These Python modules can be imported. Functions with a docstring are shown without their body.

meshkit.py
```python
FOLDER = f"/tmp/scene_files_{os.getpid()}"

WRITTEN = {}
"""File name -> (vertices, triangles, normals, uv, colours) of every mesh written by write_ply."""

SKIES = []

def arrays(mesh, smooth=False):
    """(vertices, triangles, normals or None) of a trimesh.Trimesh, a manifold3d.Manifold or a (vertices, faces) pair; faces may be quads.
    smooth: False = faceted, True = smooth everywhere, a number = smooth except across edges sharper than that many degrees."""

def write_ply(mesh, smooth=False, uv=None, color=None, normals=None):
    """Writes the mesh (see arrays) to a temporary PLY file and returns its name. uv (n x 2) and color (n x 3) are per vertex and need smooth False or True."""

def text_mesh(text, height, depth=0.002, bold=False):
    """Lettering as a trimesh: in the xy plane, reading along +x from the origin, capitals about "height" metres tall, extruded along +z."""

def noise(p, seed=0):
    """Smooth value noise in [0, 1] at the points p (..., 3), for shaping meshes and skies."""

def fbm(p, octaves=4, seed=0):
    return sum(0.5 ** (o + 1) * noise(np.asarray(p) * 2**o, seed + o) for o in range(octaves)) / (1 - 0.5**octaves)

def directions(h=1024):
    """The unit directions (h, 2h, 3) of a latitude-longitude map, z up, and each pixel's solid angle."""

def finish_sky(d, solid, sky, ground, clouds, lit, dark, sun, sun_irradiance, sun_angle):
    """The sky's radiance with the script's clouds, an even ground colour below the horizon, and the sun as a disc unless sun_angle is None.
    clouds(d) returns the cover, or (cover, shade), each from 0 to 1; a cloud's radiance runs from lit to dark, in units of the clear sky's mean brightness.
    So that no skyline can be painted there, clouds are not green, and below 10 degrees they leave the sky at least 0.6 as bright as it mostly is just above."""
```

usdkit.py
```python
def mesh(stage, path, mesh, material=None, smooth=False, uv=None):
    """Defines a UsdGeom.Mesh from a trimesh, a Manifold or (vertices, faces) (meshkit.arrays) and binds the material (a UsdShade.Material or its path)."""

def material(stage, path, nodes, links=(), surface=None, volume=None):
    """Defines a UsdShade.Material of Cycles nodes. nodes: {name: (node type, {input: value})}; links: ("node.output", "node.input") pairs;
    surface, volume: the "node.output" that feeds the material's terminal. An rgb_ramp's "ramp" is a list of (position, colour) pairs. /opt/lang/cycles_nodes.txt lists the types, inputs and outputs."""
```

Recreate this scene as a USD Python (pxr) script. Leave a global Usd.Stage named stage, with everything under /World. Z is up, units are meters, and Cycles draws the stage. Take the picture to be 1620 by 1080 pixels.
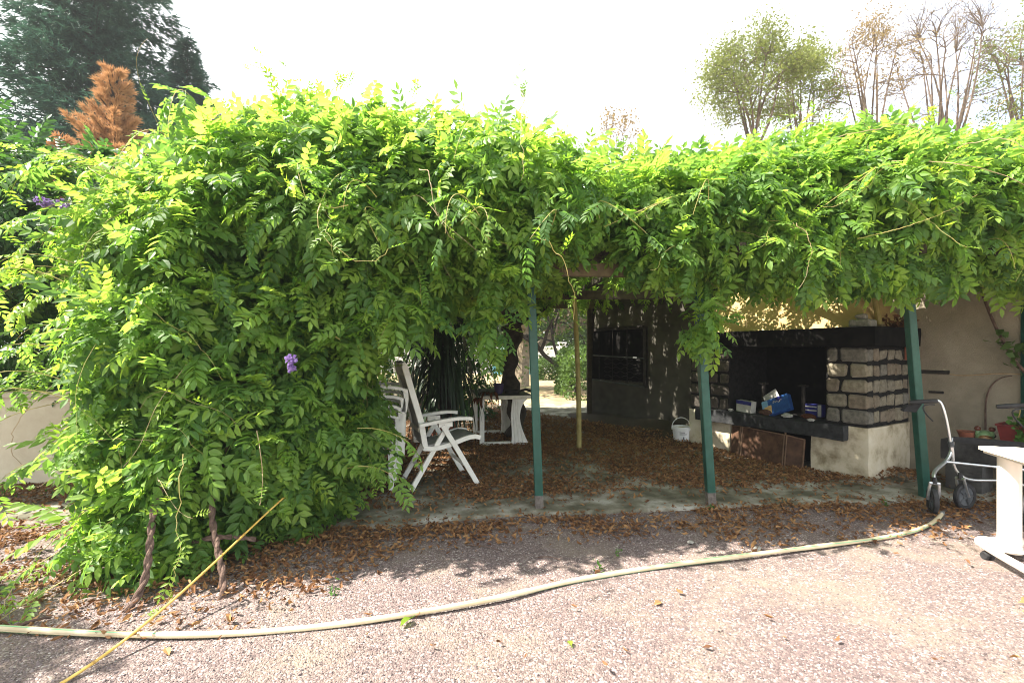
import math, numpy as np, trimesh, usdkit, meshkit
from pxr import Usd, UsdGeom, UsdLux, UsdShade, Gf, Vt, Sdf
from scipy.spatial.transform import Rotation as Rot

stage = Usd.Stage.CreateInMemory()
UsdGeom.SetStageUpAxis(stage, UsdGeom.Tokens.z)
UsdGeom.SetStageMetersPerUnit(stage, 1.0)
UsdGeom.Xform.Define(stage, '/World')
UsdGeom.Scope.Define(stage, '/World/Looks')
rng = np.random.default_rng(7)

# ------------------------------------------------------------------ camera, sky, sun, exposure
EXPOSURE = 2.12
SUN_AZ, SUN_EL = math.atan2(-1.0, -0.10), math.radians(52)
SUN = np.array([math.sin(SUN_AZ) * math.cos(SUN_EL), math.cos(SUN_AZ) * math.cos(SUN_EL), math.sin(SUN_EL)])
cam = UsdGeom.Camera.Define(stage, '/World/camera')
cam.CreateHorizontalApertureAttr(36.0)
cam.CreateVerticalApertureAttr(24.0)
cam.CreateFocalLengthAttr(36.0 * 745 / 1620)
cam.CreateVerticalApertureOffsetAttr(15.0 / 1620 * 36)
cam.CreateExposureAttr(EXPOSURE)
cam.AddTranslateOp().Set(Gf.Vec3d(0, 0, 1.4))
cam.AddRotateXOp().Set(90.0)
dome = UsdLux.DomeLight.Define(stage, '/World/sky')
dome.GetPrim().SetCustomDataByKey('kind', 'structure')
dome.GetPrim().SetCustomDataByKey('label', 'hazy white summer sky turning pale blue to the right')
dome.GetPrim().SetCustomDataByKey('category', 'sky')
sky_m = usdkit.material(stage, '/World/Looks/sky', {
    's': ('sky_texture', {'sky_type': 'single_scattering', 'sun_disc': False, 'sun_elevation': SUN_EL, 'sun_rotation': SUN_AZ, 'air_density': 1.0, 'aerosol_density': 0.4, 'ozone_density': 1.0}),
    't': ('texture_coordinate', {}), 'm': ('mapping', {'scale': (1, 1, 2.5)}), 'n': ('noise_texture', {'scale': 1.7, 'detail': 6, 'roughness': 0.6}),
    'r': ('map_range', {'from_min': 0.38, 'from_max': 0.75, 'to_min': 0.0, 'to_max': 0.25, 'clamp': True}),
    'sx': ('vector_math', {'math_type': 'dot_product', 'vector2': tuple(SUN)}), 'sr': ('map_range', {'from_min': -0.30, 'from_max': 0.20, 'to_min': 0.0, 'to_max': 0.95, 'clamp': True}), 'sa': ('math', {'math_type': 'add', 'use_clamp': True}),
    'x': ('mix_color', {'b': (5.6, 5.75, 5.9)}), 'b': ('background_shader', {'strength': 0.09})},
    [('t.generated', 'm.vector'), ('m.vector', 'n.vector'), ('n.fac', 'r.value'), ('t.generated', 'sx.vector1'), ('sx.value', 'sr.value'), ('sr.result', 'sa.value1'), ('r.result', 'sa.value2'), ('sa.value', 'x.fac'), ('s.color', 'x.a'), ('x.result', 'b.color')], surface='b.background')
UsdShade.MaterialBindingAPI.Apply(dome.GetPrim()).Bind(sky_m)
sun = UsdLux.DistantLight.Define(stage, '/World/sun')
sun.CreateNormalizeAttr(True)
sun.CreateIntensityAttr(1.25)
sun.CreateAngleAttr(0.5)
sun.CreateColorAttr(Gf.Vec3f(1.0, 0.93, 0.82))
sun.AddRotateZOp().Set(-math.degrees(SUN_AZ))
sun.AddRotateXOp().Set(math.degrees(math.pi / 2 - SUN_EL) * -1)

# ------------------------------------------------------------------ helpers
names = {}


def numbered(path):
    k = names.get(path, -1) + 1
    names[path] = k
    return path if k == 0 else f'{path}_{k:03d}'


def keys(p, label=None, cat=None, group=None, kind=None):
    for k, v in (('label', label), ('category', cat), ('group', group), ('kind', kind)):
        if v:
            p.SetCustomDataByKey(k, v)
    return p


class T:
    """A thing: an Xform with parts; parts are given in world coordinates unless local."""

    def __init__(s, name, label, cat, loc=(0, 0, 0), rz=0.0, group=None, kind=None):
        s.path = numbered('/World/' + name)
        x = UsdGeom.Xform.Define(stage, s.path)
        x.AddTranslateOp().Set(Gf.Vec3d(*map(float, loc)))
        x.AddRotateZOp().Set(float(math.degrees(rz)))
        s.prim = keys(x.GetPrim(), label, cat, group, kind)
        s.loc, s.R = np.array(loc, float), np.array([[math.cos(rz), -math.sin(rz), 0], [math.sin(rz), math.cos(rz), 0], [0, 0, 1]])

    def part(s, name, mesh, mat, smooth=False, label=None, parent=None, local=False, kind=None):
        path = numbered((parent or s.path) + '/' + name)
        if not local:
            v, f = (np.asarray(mesh.vertices), np.asarray(mesh.faces))
            mesh = trimesh.Trimesh((v - s.loc) @ s.R, f, process=False)
        m = usdkit.mesh(stage, path, mesh, mat, smooth=smooth)
        keys(m.GetPrim(), label, kind=kind)
        return path


def struct(name, mesh, mat, label, cat=None, kind='structure', smooth=False):
    m = usdkit.mesh(stage, numbered('/World/' + name), mesh, mat, smooth=smooth)
    keys(m.GetPrim(), label, cat or name.replace('_', ' '), kind=kind)
    return m


def cat(*ms):
    ms = [m for m in (ms[0] if len(ms) == 1 and isinstance(ms[0], (list, tuple)) else ms)]
    vs, fs, n = [], [], 0
    for m in ms:
        v, f = np.asarray(m.vertices), np.asarray(m.faces)
        vs.append(v); fs.append(f + n); n += len(v)
    return trimesh.Trimesh(np.vstack(vs), np.vstack(fs), process=False)


def hull(p):
    return trimesh.convex.convex_hull(np.asarray(p, float))


def box(x0, x1, y0, y1, z0, z1, c=0.004, jit=0.0):
    """Chamfered box."""
    lo, hi = np.array([x0, y0, z0]), np.array([x1, y1, z1])
    c = min(c, *((hi - lo) * 0.45))
    P = []
    for i in range(8):
        s = np.array([(i >> k) & 1 for k in range(3)])
        corner = np.where(s, hi, lo) + (rng.uniform(-jit, jit, 3) if jit else 0)
        for k in range(3):
            q = corner.copy()
            for j in range(3):
                if j != k:
                    q[j] += c * (-1 if s[j] else 1)
            P.append(q)
    return hull(P)


def xf(m, rot=None, loc=(0, 0, 0)):
    v = np.asarray(m.vertices)
    if rot is not None:
        v = v @ np.asarray(rot).T
    return trimesh.Trimesh(v + np.asarray(loc, float), np.asarray(m.faces), process=False)


def euler(x=0, y=0, z=0):
    return Rot.from_euler('xyz', [x, y, z], degrees=True).as_matrix()


def spl(pts, n=24):
    from scipy.interpolate import CubicSpline
    p = np.asarray(pts, float)
    if len(p) == 2:
        return p[0] + (p[1] - p[0]) * np.linspace(0, 1, n)[:, None]
    t = np.r_[0, np.cumsum(np.linalg.norm(np.diff(p, axis=0), axis=1) ** 0.6)]
    return CubicSpline(t, p)(np.linspace(0, t[-1], n))


def tube(pts, r, n=8, flat=None):
    """Tube with parallel-transported frames; r a number or one per point; flat = (sx, sy) squashes the section."""
    p = np.asarray(pts, float)
    r = np.broadcast_to(np.asarray(r, float), (len(p),))
    t = np.gradient(p, axis=0)
    t /= np.linalg.norm(t, axis=1, keepdims=True) + 1e-12
    a = np.cross(t[0], [0, 0, 1.0] if abs(t[0][2]) < 0.9 else [1.0, 0, 0])
    A = []
    for k in range(len(p)):
        a = a - t[k] * (a @ t[k])
        a /= np.linalg.norm(a) + 1e-12
        A.append(a)
    A = np.array(A); B = np.cross(t, A)
    ang = np.arange(n) * 2 * np.pi / n
    sx, sy = flat or (1, 1)
    v = p[:, None] + r[:, None, None] * (sx * np.cos(ang)[None, :, None] * A[:, None] + sy * np.sin(ang)[None, :, None] * B[:, None])
    i, j = np.meshgrid(np.arange(len(p) - 1), np.arange(n), indexing='ij')
    q = np.stack([i * n + j, i * n + (j + 1) % n, (i + 1) * n + (j + 1) % n, (i + 1) * n + j], -1).reshape(-1, 4)
    V = np.vstack([v.reshape(-1, 3), p[:1], p[-1:]])
    m = len(p) * n
    j = np.arange(n)
    caps = np.vstack([np.stack([np.full(n, m), (j + 1) % n, j], 1), np.stack([np.full(n, m + 1), m - n + j, m - n + (j + 1) % n], 1)])
    return trimesh.Trimesh(V, np.vstack([q[:, [0, 1, 2]], q[:, [0, 2, 3]], caps]), process=False)


def lathe(prof, n=24):
    p = np.asarray(prof, float)
    a = np.arange(n) * 2 * np.pi / n
    v = np.stack([p[:, None, 0] * np.cos(a), p[:, None, 0] * np.sin(a), np.broadcast_to(p[:, None, 1], (len(p), n))], -1).reshape(-1, 3)
    i, j = np.meshgrid(np.arange(len(p) - 1), np.arange(n), indexing='ij')
    q = np.stack([i * n + j, i * n + (j + 1) % n, (i + 1) * n + (j + 1) % n, (i + 1) * n + j], -1).reshape(-1, 4)
    return trimesh.Trimesh(v, np.vstack([q[:, [0, 1, 2]], q[:, [0, 2, 3]]]), process=False)


def prism(poly, z0, z1):
    from shapely.geometry import Polygon
    m = trimesh.creation.extrude_polygon(Polygon(poly), z1 - z0, engine='earcut')
    m.apply_translation((0, 0, z0))
    return m


def side_prism(poly, y0, y1):
    """Polygon in x-z, extruded along y."""
    m = prism(poly, 0, 1)
    v = np.asarray(m.vertices)
    w = np.stack([v[:, 0], y1 + (y0 - y1) * v[:, 2], v[:, 1]], 1)
    return trimesh.Trimesh(w, np.asarray(m.faces), process=False)


def mat(name, c1, c2=None, scale=6.0, rough=0.7, bump=0.0, bscale=40.0, metal=0.0, spec=0.4, c3=None, detail=5.0, bdist=0.01, lo=0.35, hi=0.65):
    c2 = c1 if c2 is None else c2
    nodes = {'g': ('geometry', {}), 'n': ('noise_texture', {'scale': scale, 'detail': detail, 'roughness': 0.65}),
             'r': ('rgb_ramp', {'ramp': [(0, c1), (lo, c1), (hi, c2), (1, c2)] if c3 is None else [(0, c1), (lo, c1), (0.5, c2), (hi, c3), (1, c3)]}),
             'p': ('principled_bsdf', {'roughness': rough, 'metallic': metal, 'specular_ior_level': spec})}
    links = [('g.position', 'n.vector'), ('n.fac', 'r.fac'), ('r.color', 'p.base_color')]
    if bump:
        nodes['bn'] = ('noise_texture', {'scale': bscale, 'detail': 4, 'roughness': 0.6})
        nodes['b'] = ('bump', {'strength': bump, 'distance': bdist})
        links += [('g.position', 'bn.vector'), ('bn.fac', 'b.height'), ('b.normal', 'p.normal')]
    return usdkit.material(stage, '/World/Looks/' + name, nodes, links, surface='p.BSDF')


def leaf_mat(name, stops, trans, tmix=0.4, rough=0.42, spec=0.45):
    """Leaf: colour varies from leaf to leaf and blade to blade; part of the light passes through."""
    tr = [(p, tuple(np.array(c) * trans)) for p, c in stops]
    nodes = {'o': ('object_info', {}), 'g': ('geometry', {}),
             'a': ('math', {'math_type': 'multiply', 'value2': 0.72}), 'c': ('math', {'math_type': 'multiply', 'value2': 0.28}), 's': ('math', {'math_type': 'add'}),
             'r': ('rgb_ramp', {'ramp': stops}), 'q': ('rgb_ramp', {'ramp': tr}),
             'p': ('principled_bsdf', {'roughness': rough, 'specular_ior_level': spec}), 't': ('translucent_bsdf', {}), 'm': ('mix_closure', {'fac': tmix})}
    links = [('o.random', 'a.value1'), ('g.random_per_island', 'c.value1'), ('a.value', 's.value1'), ('c.value', 's.value2'), ('s.value', 'r.fac'), ('s.value', 'q.fac'),
             ('r.color', 'p.base_color'), ('q.color', 't.color'), ('p.BSDF', 'm.closure1'), ('t.BSDF', 'm.closure2')]
    return usdkit.material(stage, '/World/Looks/' + name, nodes, links, surface='m.closure')


def island_mat(name, stops, trans=None, tmix=0.3, rough=0.6):
    nodes = {'g': ('geometry', {}), 'r': ('rgb_ramp', {'ramp': stops}), 'p': ('principled_bsdf', {'roughness': rough, 'specular_ior_level': 0.3})}
    links = [('g.random_per_island', 'r.fac'), ('r.color', 'p.base_color')]
    surf = 'p.BSDF'
    if trans is not None:
        nodes.update({'q': ('rgb_ramp', {'ramp': [(p, tuple(np.array(c) * trans)) for p, c in stops]}), 't': ('translucent_bsdf', {}), 'm': ('mix_closure', {'fac': tmix})})
        links += [('g.random_per_island', 'q.fac'), ('q.color', 't.color'), ('p.BSDF', 'm.closure1'), ('t.BSDF', 'm.closure2')]
        surf = 'm.closure'
    return usdkit.material(stage, '/World/Looks/' + name, nodes, links, surface=surf)


def instancer(path, pos, rots, scales, which, protos, kind='stuff'):
    pi = UsdGeom.PointInstancer.Define(stage, path)
    targets = []
    for k, (nm, m, mt) in enumerate(protos):
        p = numbered(path + '/' + nm)
        usdkit.mesh(stage, p, m, mt)
        targets.append(Sdf.Path(p))
    pi.CreatePrototypesRel().SetTargets(targets)
    pi.CreateProtoIndicesAttr(Vt.IntArray.FromNumpy(np.asarray(which, np.int32)))
    pi.CreatePositionsAttr(Vt.Vec3fArray.FromNumpy(np.asarray(pos, np.float32)))
    q = Rot.from_matrix(rots).as_quat()
    pi.CreateOrientationsAttr(Vt.QuathArray([Gf.Quath(float(a[3]), float(a[0]), float(a[1]), float(a[2])) for a in q]))
    s = np.asarray(scales, np.float32)
    pi.CreateScalesAttr(Vt.Vec3fArray.FromNumpy(np.stack([s, s, s], 1) if s.ndim == 1 else s))
    keys(pi.GetPrim(), kind=kind)
    return pi


def unit(v):
    return v / (np.linalg.norm(v, axis=-1, keepdims=True) + 1e-12)


def frames(t, n):
    """Rotation matrices with x along t and z near n."""
    t = unit(t)
    b = unit(np.cross(n, t))
    return np.stack([t, b, np.cross(t, b)], -1)


# ------------------------------------------------------------------ materials
M = {}
M['post_green'] = mat('post_green', (0.009, 0.055, 0.040), (0.018, 0.080, 0.060), scale=9, rough=0.42, bump=0.15, bscale=60, bdist=0.003)
M['post_foot'] = mat('post_foot', (0.085, 0.068, 0.06), (0.17, 0.15, 0.13), scale=30, rough=0.85)
M['beam_wood'] = mat('beam_wood', (0.10, 0.075, 0.045), (0.15, 0.12, 0.07), scale=14, rough=0.8, bump=0.3)
M['dark_wood'] = mat('dark_wood', (0.035, 0.028, 0.02), (0.075, 0.06, 0.04), scale=12, rough=0.85, bump=0.3)
M['yellow_pole'] = mat('yellow_pole', (0.22, 0.18, 0.055), (0.32, 0.27, 0.10), scale=10, rough=0.6, bump=0.2)
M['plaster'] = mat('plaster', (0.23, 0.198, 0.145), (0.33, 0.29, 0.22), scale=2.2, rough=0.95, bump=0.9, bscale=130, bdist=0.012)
M['shaded_dirty_wall'] = mat('shaded_dirty_wall', (0.050, 0.046, 0.036), (0.085, 0.078, 0.062), scale=1.8, rough=0.95, bump=0.6, bscale=90)  # same wall, with dirt and the deep shade of its far end painted in
M['beige_render'] = mat('beige_render', (0.22, 0.18, 0.11), (0.50, 0.44, 0.32), scale=2.8, rough=0.9, bump=0.35, bscale=60, c3=(0.58, 0.53, 0.42))
M['ochre'] = mat('ochre', (0.36, 0.25, 0.10), (0.46, 0.34, 0.16), scale=3, rough=0.9, bump=0.25, bscale=50)
M['soot'] = mat('soot', (0.004, 0.004, 0.004), (0.012, 0.011, 0.010), scale=8, rough=0.95, bump=0.3, spec=0.08)
M['black_slab'] = mat('black_slab', (0.010, 0.011, 0.012), (0.035, 0.036, 0.038), scale=10, rough=0.7, bump=0.5, bscale=35, spec=0.25)
M['mortar'] = mat('mortar', (0.010, 0.010, 0.010), (0.022, 0.021, 0.02), scale=20, rough=0.95, bump=0.4, spec=0.1)
for k, (a, b) in enumerate([((0.11, 0.097, 0.072), (0.22, 0.195, 0.145)), ((0.14, 0.12, 0.085), (0.25, 0.22, 0.16)), ((0.085, 0.08, 0.067), (0.17, 0.158, 0.13)), ((0.11, 0.088, 0.063), (0.20, 0.165, 0.12))]):
    M[f'stone{k}'] = mat(f'fireplace_stone_{k}', a, b, scale=22, rough=0.9, bump=0.7, bscale=70, bdist=0.008)
M['rust'] = mat('rust', (0.045, 0.022, 0.012), (0.11, 0.055, 0.03), scale=9, rough=0.75, bump=0.3, metal=0.2)
M['rust_edge'] = mat('rust_edge', (0.10, 0.06, 0.035), (0.17, 0.10, 0.06), scale=16, rough=0.7)
M['concrete'] = mat('concrete', (0.085, 0.080, 0.052), (0.18, 0.165, 0.122), scale=2.6, rough=0.92, bump=0.7, bscale=28, c3=(0.36, 0.345, 0.30), detail=9, lo=0.40, hi=0.62)
M['white_resin'] = mat('white_resin', (0.62, 0.60, 0.54), (0.74, 0.72, 0.66), scale=7, rough=0.45)
M['dirty_resin'] = mat('dirty_resin', (0.40, 0.36, 0.28), (0.60, 0.56, 0.46), scale=8, rough=0.6)
M['grey_resin'] = mat('grey_resin', (0.17, 0.17, 0.16), (0.30, 0.295, 0.27), scale=9, rough=0.65)
M['dirty_top'] = mat('dirty_top', (0.045, 0.042, 0.036), (0.12, 0.11, 0.09), scale=9, rough=0.6)
M['cream_paint'] = mat('cream_paint', (0.76, 0.71, 0.62), (0.80, 0.76, 0.68), scale=3, rough=0.35)
M['cream_top'] = mat('cream_top', (0.72, 0.66, 0.52), (0.78, 0.73, 0.60), scale=3, rough=0.4)
M['chrome'] = mat('chrome', (0.55, 0.58, 0.60), (0.68, 0.70, 0.71), scale=14, rough=0.28, metal=0.9)
M['black_rubber'] = mat('black_rubber', (0.012, 0.012, 0.013), (0.03, 0.03, 0.032), scale=20, rough=0.6)
M['grey_hub'] = mat('grey_hub', (0.05, 0.055, 0.06), (0.08, 0.085, 0.09), scale=20, rough=0.5)
M['black_cloth'] = mat('black_cloth', (0.014, 0.014, 0.016), (0.03, 0.03, 0.032), scale=30, rough=0.85, bump=0.2)
M['sleeper'] = mat('sleeper', (0.016, 0.015, 0.015), (0.055, 0.052, 0.05), scale=10, rough=0.75, bump=0.6, bscale=25)
M['block'] = mat('block', (0.035, 0.034, 0.033), (0.075, 0.072, 0.068), scale=9, rough=0.9, bump=0.5)
M['red_plastic'] = mat('red_plastic', (0.10, 0.012, 0.012), (0.17, 0.02, 0.018), scale=8, rough=0.45)
M['terracotta'] = mat('terracotta', (0.16, 0.05, 0.03), (0.24, 0.085, 0.05), scale=14, rough=0.8)
M['frog_green'] = mat('frog_green', (0.08, 0.15, 0.07), (0.16, 0.26, 0.12), scale=20, rough=0.25)
M['frog_brown'] = mat('frog_brown', (0.12, 0.06, 0.02), (0.22, 0.13, 0.05), scale=20, rough=0.3)
M['eye'] = mat('eye', (0.06, 0.02, 0.015), (0.11, 0.035, 0.02), scale=60, rough=0.2)
M['soil'] = mat('soil', (0.03, 0.02, 0.013), (0.06, 0.04, 0.025), scale=40, rough=0.95)
M['bucket_white'] = mat('bucket_white', (0.62, 0.63, 0.64), (0.74, 0.75, 0.76), scale=9, rough=0.4)
M['bucket_fill'] = mat('bucket_fill', (0.35, 0.30, 0.18), (0.62, 0.56, 0.40), scale=16, rough=0.9)
M['ink'] = mat('ink', (0.05, 0.05, 0.06), rough=0.6)
M['card_blue'] = mat('card_blue', (0.010, 0.045, 0.17), (0.02, 0.08, 0.25), scale=9, rough=0.35)
M['card_navy'] = mat('card_navy', (0.01, 0.014, 0.11), (0.016, 0.02, 0.16), scale=9, rough=0.4)
M['card_sky'] = mat('card_sky', (0.10, 0.24, 0.38), (0.17, 0.31, 0.45), scale=18, rough=0.4)
M['card_white'] = mat('card_white', (0.30, 0.30, 0.27), (0.40, 0.40, 0.37), scale=12, rough=0.55)
M['card_tan'] = mat('card_tan', (0.52, 0.33, 0.13), (0.66, 0.47, 0.22), scale=40, rough=0.5)
M['card_brown'] = mat('card_brown', (0.06, 0.03, 0.02), (0.10, 0.05, 0.03), scale=12, rough=0.8)
M['iron'] = mat('iron', (0.018, 0.016, 0.014), (0.04, 0.034, 0.03), scale=14, rough=0.7, metal=0.4)
M['iron_pale'] = mat('iron_pale', (0.05, 0.055, 0.05), (0.08, 0.085, 0.078), scale=20, rough=0.55, metal=0.3)
M['grey_stone'] = mat('grey_stone', (0.20, 0.19, 0.17), (0.34, 0.33, 0.30), scale=30, rough=0.9, bump=0.6)
M['hose'] = mat('hose', (0.47, 0.38, 0.23), (0.58, 0.49, 0.33), scale=3, rough=0.45)
M['hose_stripe'] = mat('hose_stripe', (0.16, 0.42, 0.20), (0.24, 0.50, 0.27), scale=5, rough=0.45)
M['cane'] = mat('cane', (0.44, 0.27, 0.05), (0.58, 0.40, 0.10), scale=8, rough=0.5)
M['cane_node'] = mat('cane_node', (0.30, 0.17, 0.04), (0.36, 0.22, 0.06), scale=8, rough=0.6)
M['bark'] = mat('bark', (0.055, 0.032, 0.024), (0.13, 0.082, 0.062), scale=24, rough=0.9, bump=0.8, bscale=50)
M['bark_brown'] = mat('bark_brown', (0.075, 0.055, 0.042), (0.17, 0.13, 0.10), scale=5, rough=0.95)
M['bark_dark'] = mat('bark_dark', (0.02, 0.016, 0.012), (0.05, 0.04, 0.03), scale=14, rough=0.95, bump=0.8, bscale=30)
M['bark_grey'] = mat('bark_grey', (0.17, 0.14, 0.10), (0.36, 0.29, 0.20), scale=5, rough=0.95, bump=0.8, bscale=12, bdist=0.04)
M['tendril'] = mat('tendril', (0.30, 0.24, 0.06), (0.44, 0.36, 0.14), scale=6, rough=0.6)
M['tendril_brown'] = mat('tendril_brown', (0.24, 0.15, 0.07), (0.42, 0.32, 0.20), scale=6, rough=0.7)
M['low_wall'] = mat('low_wall', (0.33, 0.28, 0.20), (0.45, 0.40, 0.30), scale=1.6, rough=0.92, bump=0.3, bscale=40)
M['white_wall'] = mat('white_wall', (0.55, 0.56, 0.55), (0.75, 0.75, 0.73), scale=1.2, rough=0.9)
M['tarp'] = mat('tarp', (0.10, 0.32, 0.38), (0.20, 0.48, 0.55), scale=2, rough=0.5)
M['roof_tile'] = mat('roof_tile', (0.20, 0.08, 0.05), (0.32, 0.15, 0.09), scale=8, rough=0.85)
M['purple_pot'] = mat('purple_pot', (0.022, 0.014, 0.04), (0.04, 0.026, 0.07), scale=8, rough=0.5)
M['spike_iron'] = M['iron']

# wisteria leaves, mature and young, and a shaded copy for the hedge
G = [(0.0, (0.050, 0.112, 0.030)), (0.35, (0.104, 0.195, 0.044)), (0.7, (0.175, 0.27, 0.056)), (0.93, (0.24, 0.31, 0.062)), (1.0, (0.26, 0.23, 0.03))]
M['leaf'] = leaf_mat('wisteria_leaf', G, np.array([3.2, 2.95, 1.6]), tmix=0.52, rough=0.5, spec=0.3)
M['leaf_young'] = leaf_mat('wisteria_leaf_young', [(0.0, (0.10, 0.20, 0.022)), (0.6, (0.165, 0.26, 0.03)), (1.0, (0.23, 0.29, 0.05))], np.array([2.4, 2.3, 1.5]), tmix=0.5, rough=0.5, spec=0.3)
M['leaf_shaded'] = leaf_mat('hedge_leaf_shaded', [(0.0, (0.018, 0.055, 0.014)), (0.7, (0.04, 0.105, 0.02)), (1.0, (0.09, 0.15, 0.02))], np.array([2.4, 2.2, 1.5]), tmix=0.35)  # same leaf made darker: the shadow on the hedge is put into the colour
M['litter'] = leaf_mat('dry_leaf', [(0.0, (0.09, 0.04, 0.018)), (0.40, (0.20, 0.098, 0.042)), (0.72, (0.33, 0.19, 0.08)), (0.95, (0.46, 0.31, 0.14)), (1.0, (0.46, 0.40, 0.10))], np.array([1.2, 1.1, 1.0]), tmix=0.15, rough=0.7, spec=0.25)
M['strap'] = island_mat('strap_leaf', [(0, (0.014, 0.03, 0.012)), (0.6, (0.03, 0.06, 0.02)), (1, (0.06, 0.09, 0.03))], rough=0.45)
M['flower'] = island_mat('wisteria_flower', [(0, (0.27, 0.18, 0.42)), (0.6, (0.42, 0.32, 0.56)), (1, (0.66, 0.58, 0.74))], trans=np.array([1, 1, 1.0]), tmix=0.3)
M['spruce'] = island_mat('spruce_needle', [(0, (0.04, 0.095, 0.072)), (0.6, (0.08, 0.16, 0.12)), (1, (0.13, 0.22, 0.15))], trans=np.array([1.2, 1.3, 1.0]), tmix=0.2)
M['dead_needle'] = island_mat('dead_needle', [(0, (0.44, 0.26, 0.13)), (0.6, (0.66, 0.46, 0.27)), (1, (0.76, 0.60, 0.41))], trans=np.array([1.1, 1.0, 0.9]), tmix=0.25)
M['oak'] = island_mat('oak_leaf', [(0, (0.13, 0.16, 0.045)), (0.6, (0.22, 0.24, 0.075)), (1, (0.34, 0.29, 0.12))], trans=np.array([1.8, 1.7, 1.2]), tmix=0.4)
M['oak_dry'] = island_mat('oak_dry_leaf', [(0, (0.20, 0.15, 0.07)), (0.6, (0.28, 0.23, 0.12)), (1, (0.22, 0.24, 0.09))], trans=np.array([1.5, 1.4, 1.2]), tmix=0.4)
M['far_leaf'] = island_mat('thicket_leaf', [(0, (0.05, 0.09, 0.022)), (0.6, (0.12, 0.17, 0.04)), (1, (0.26, 0.27, 0.10))], trans=np.array([2.0, 1.9, 1.3]), tmix=0.4)
M['ivy'] = island_mat('ivy_leaf', [(0, (0.06, 0.11, 0.025)), (0.6, (0.12, 0.19, 0.035)), (1, (0.22, 0.27, 0.06))], trans=np.array([2.0, 1.9, 1.3]), tmix=0.4)
M['weed'] = island_mat('weed_leaf', [(0, (0.05, 0.12, 0.02)), (1, (0.13, 0.22, 0.04))], trans=np.array([2, 2, 1.2]), tmix=0.35)
M['orange_leaf'] = island_mat('orange_leaf', [(0, (0.09, 0.03, 0.012)), (1, (0.17, 0.07, 0.026))], trans=np.array([1.2, 1, 1]), tmix=0.2)

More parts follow.
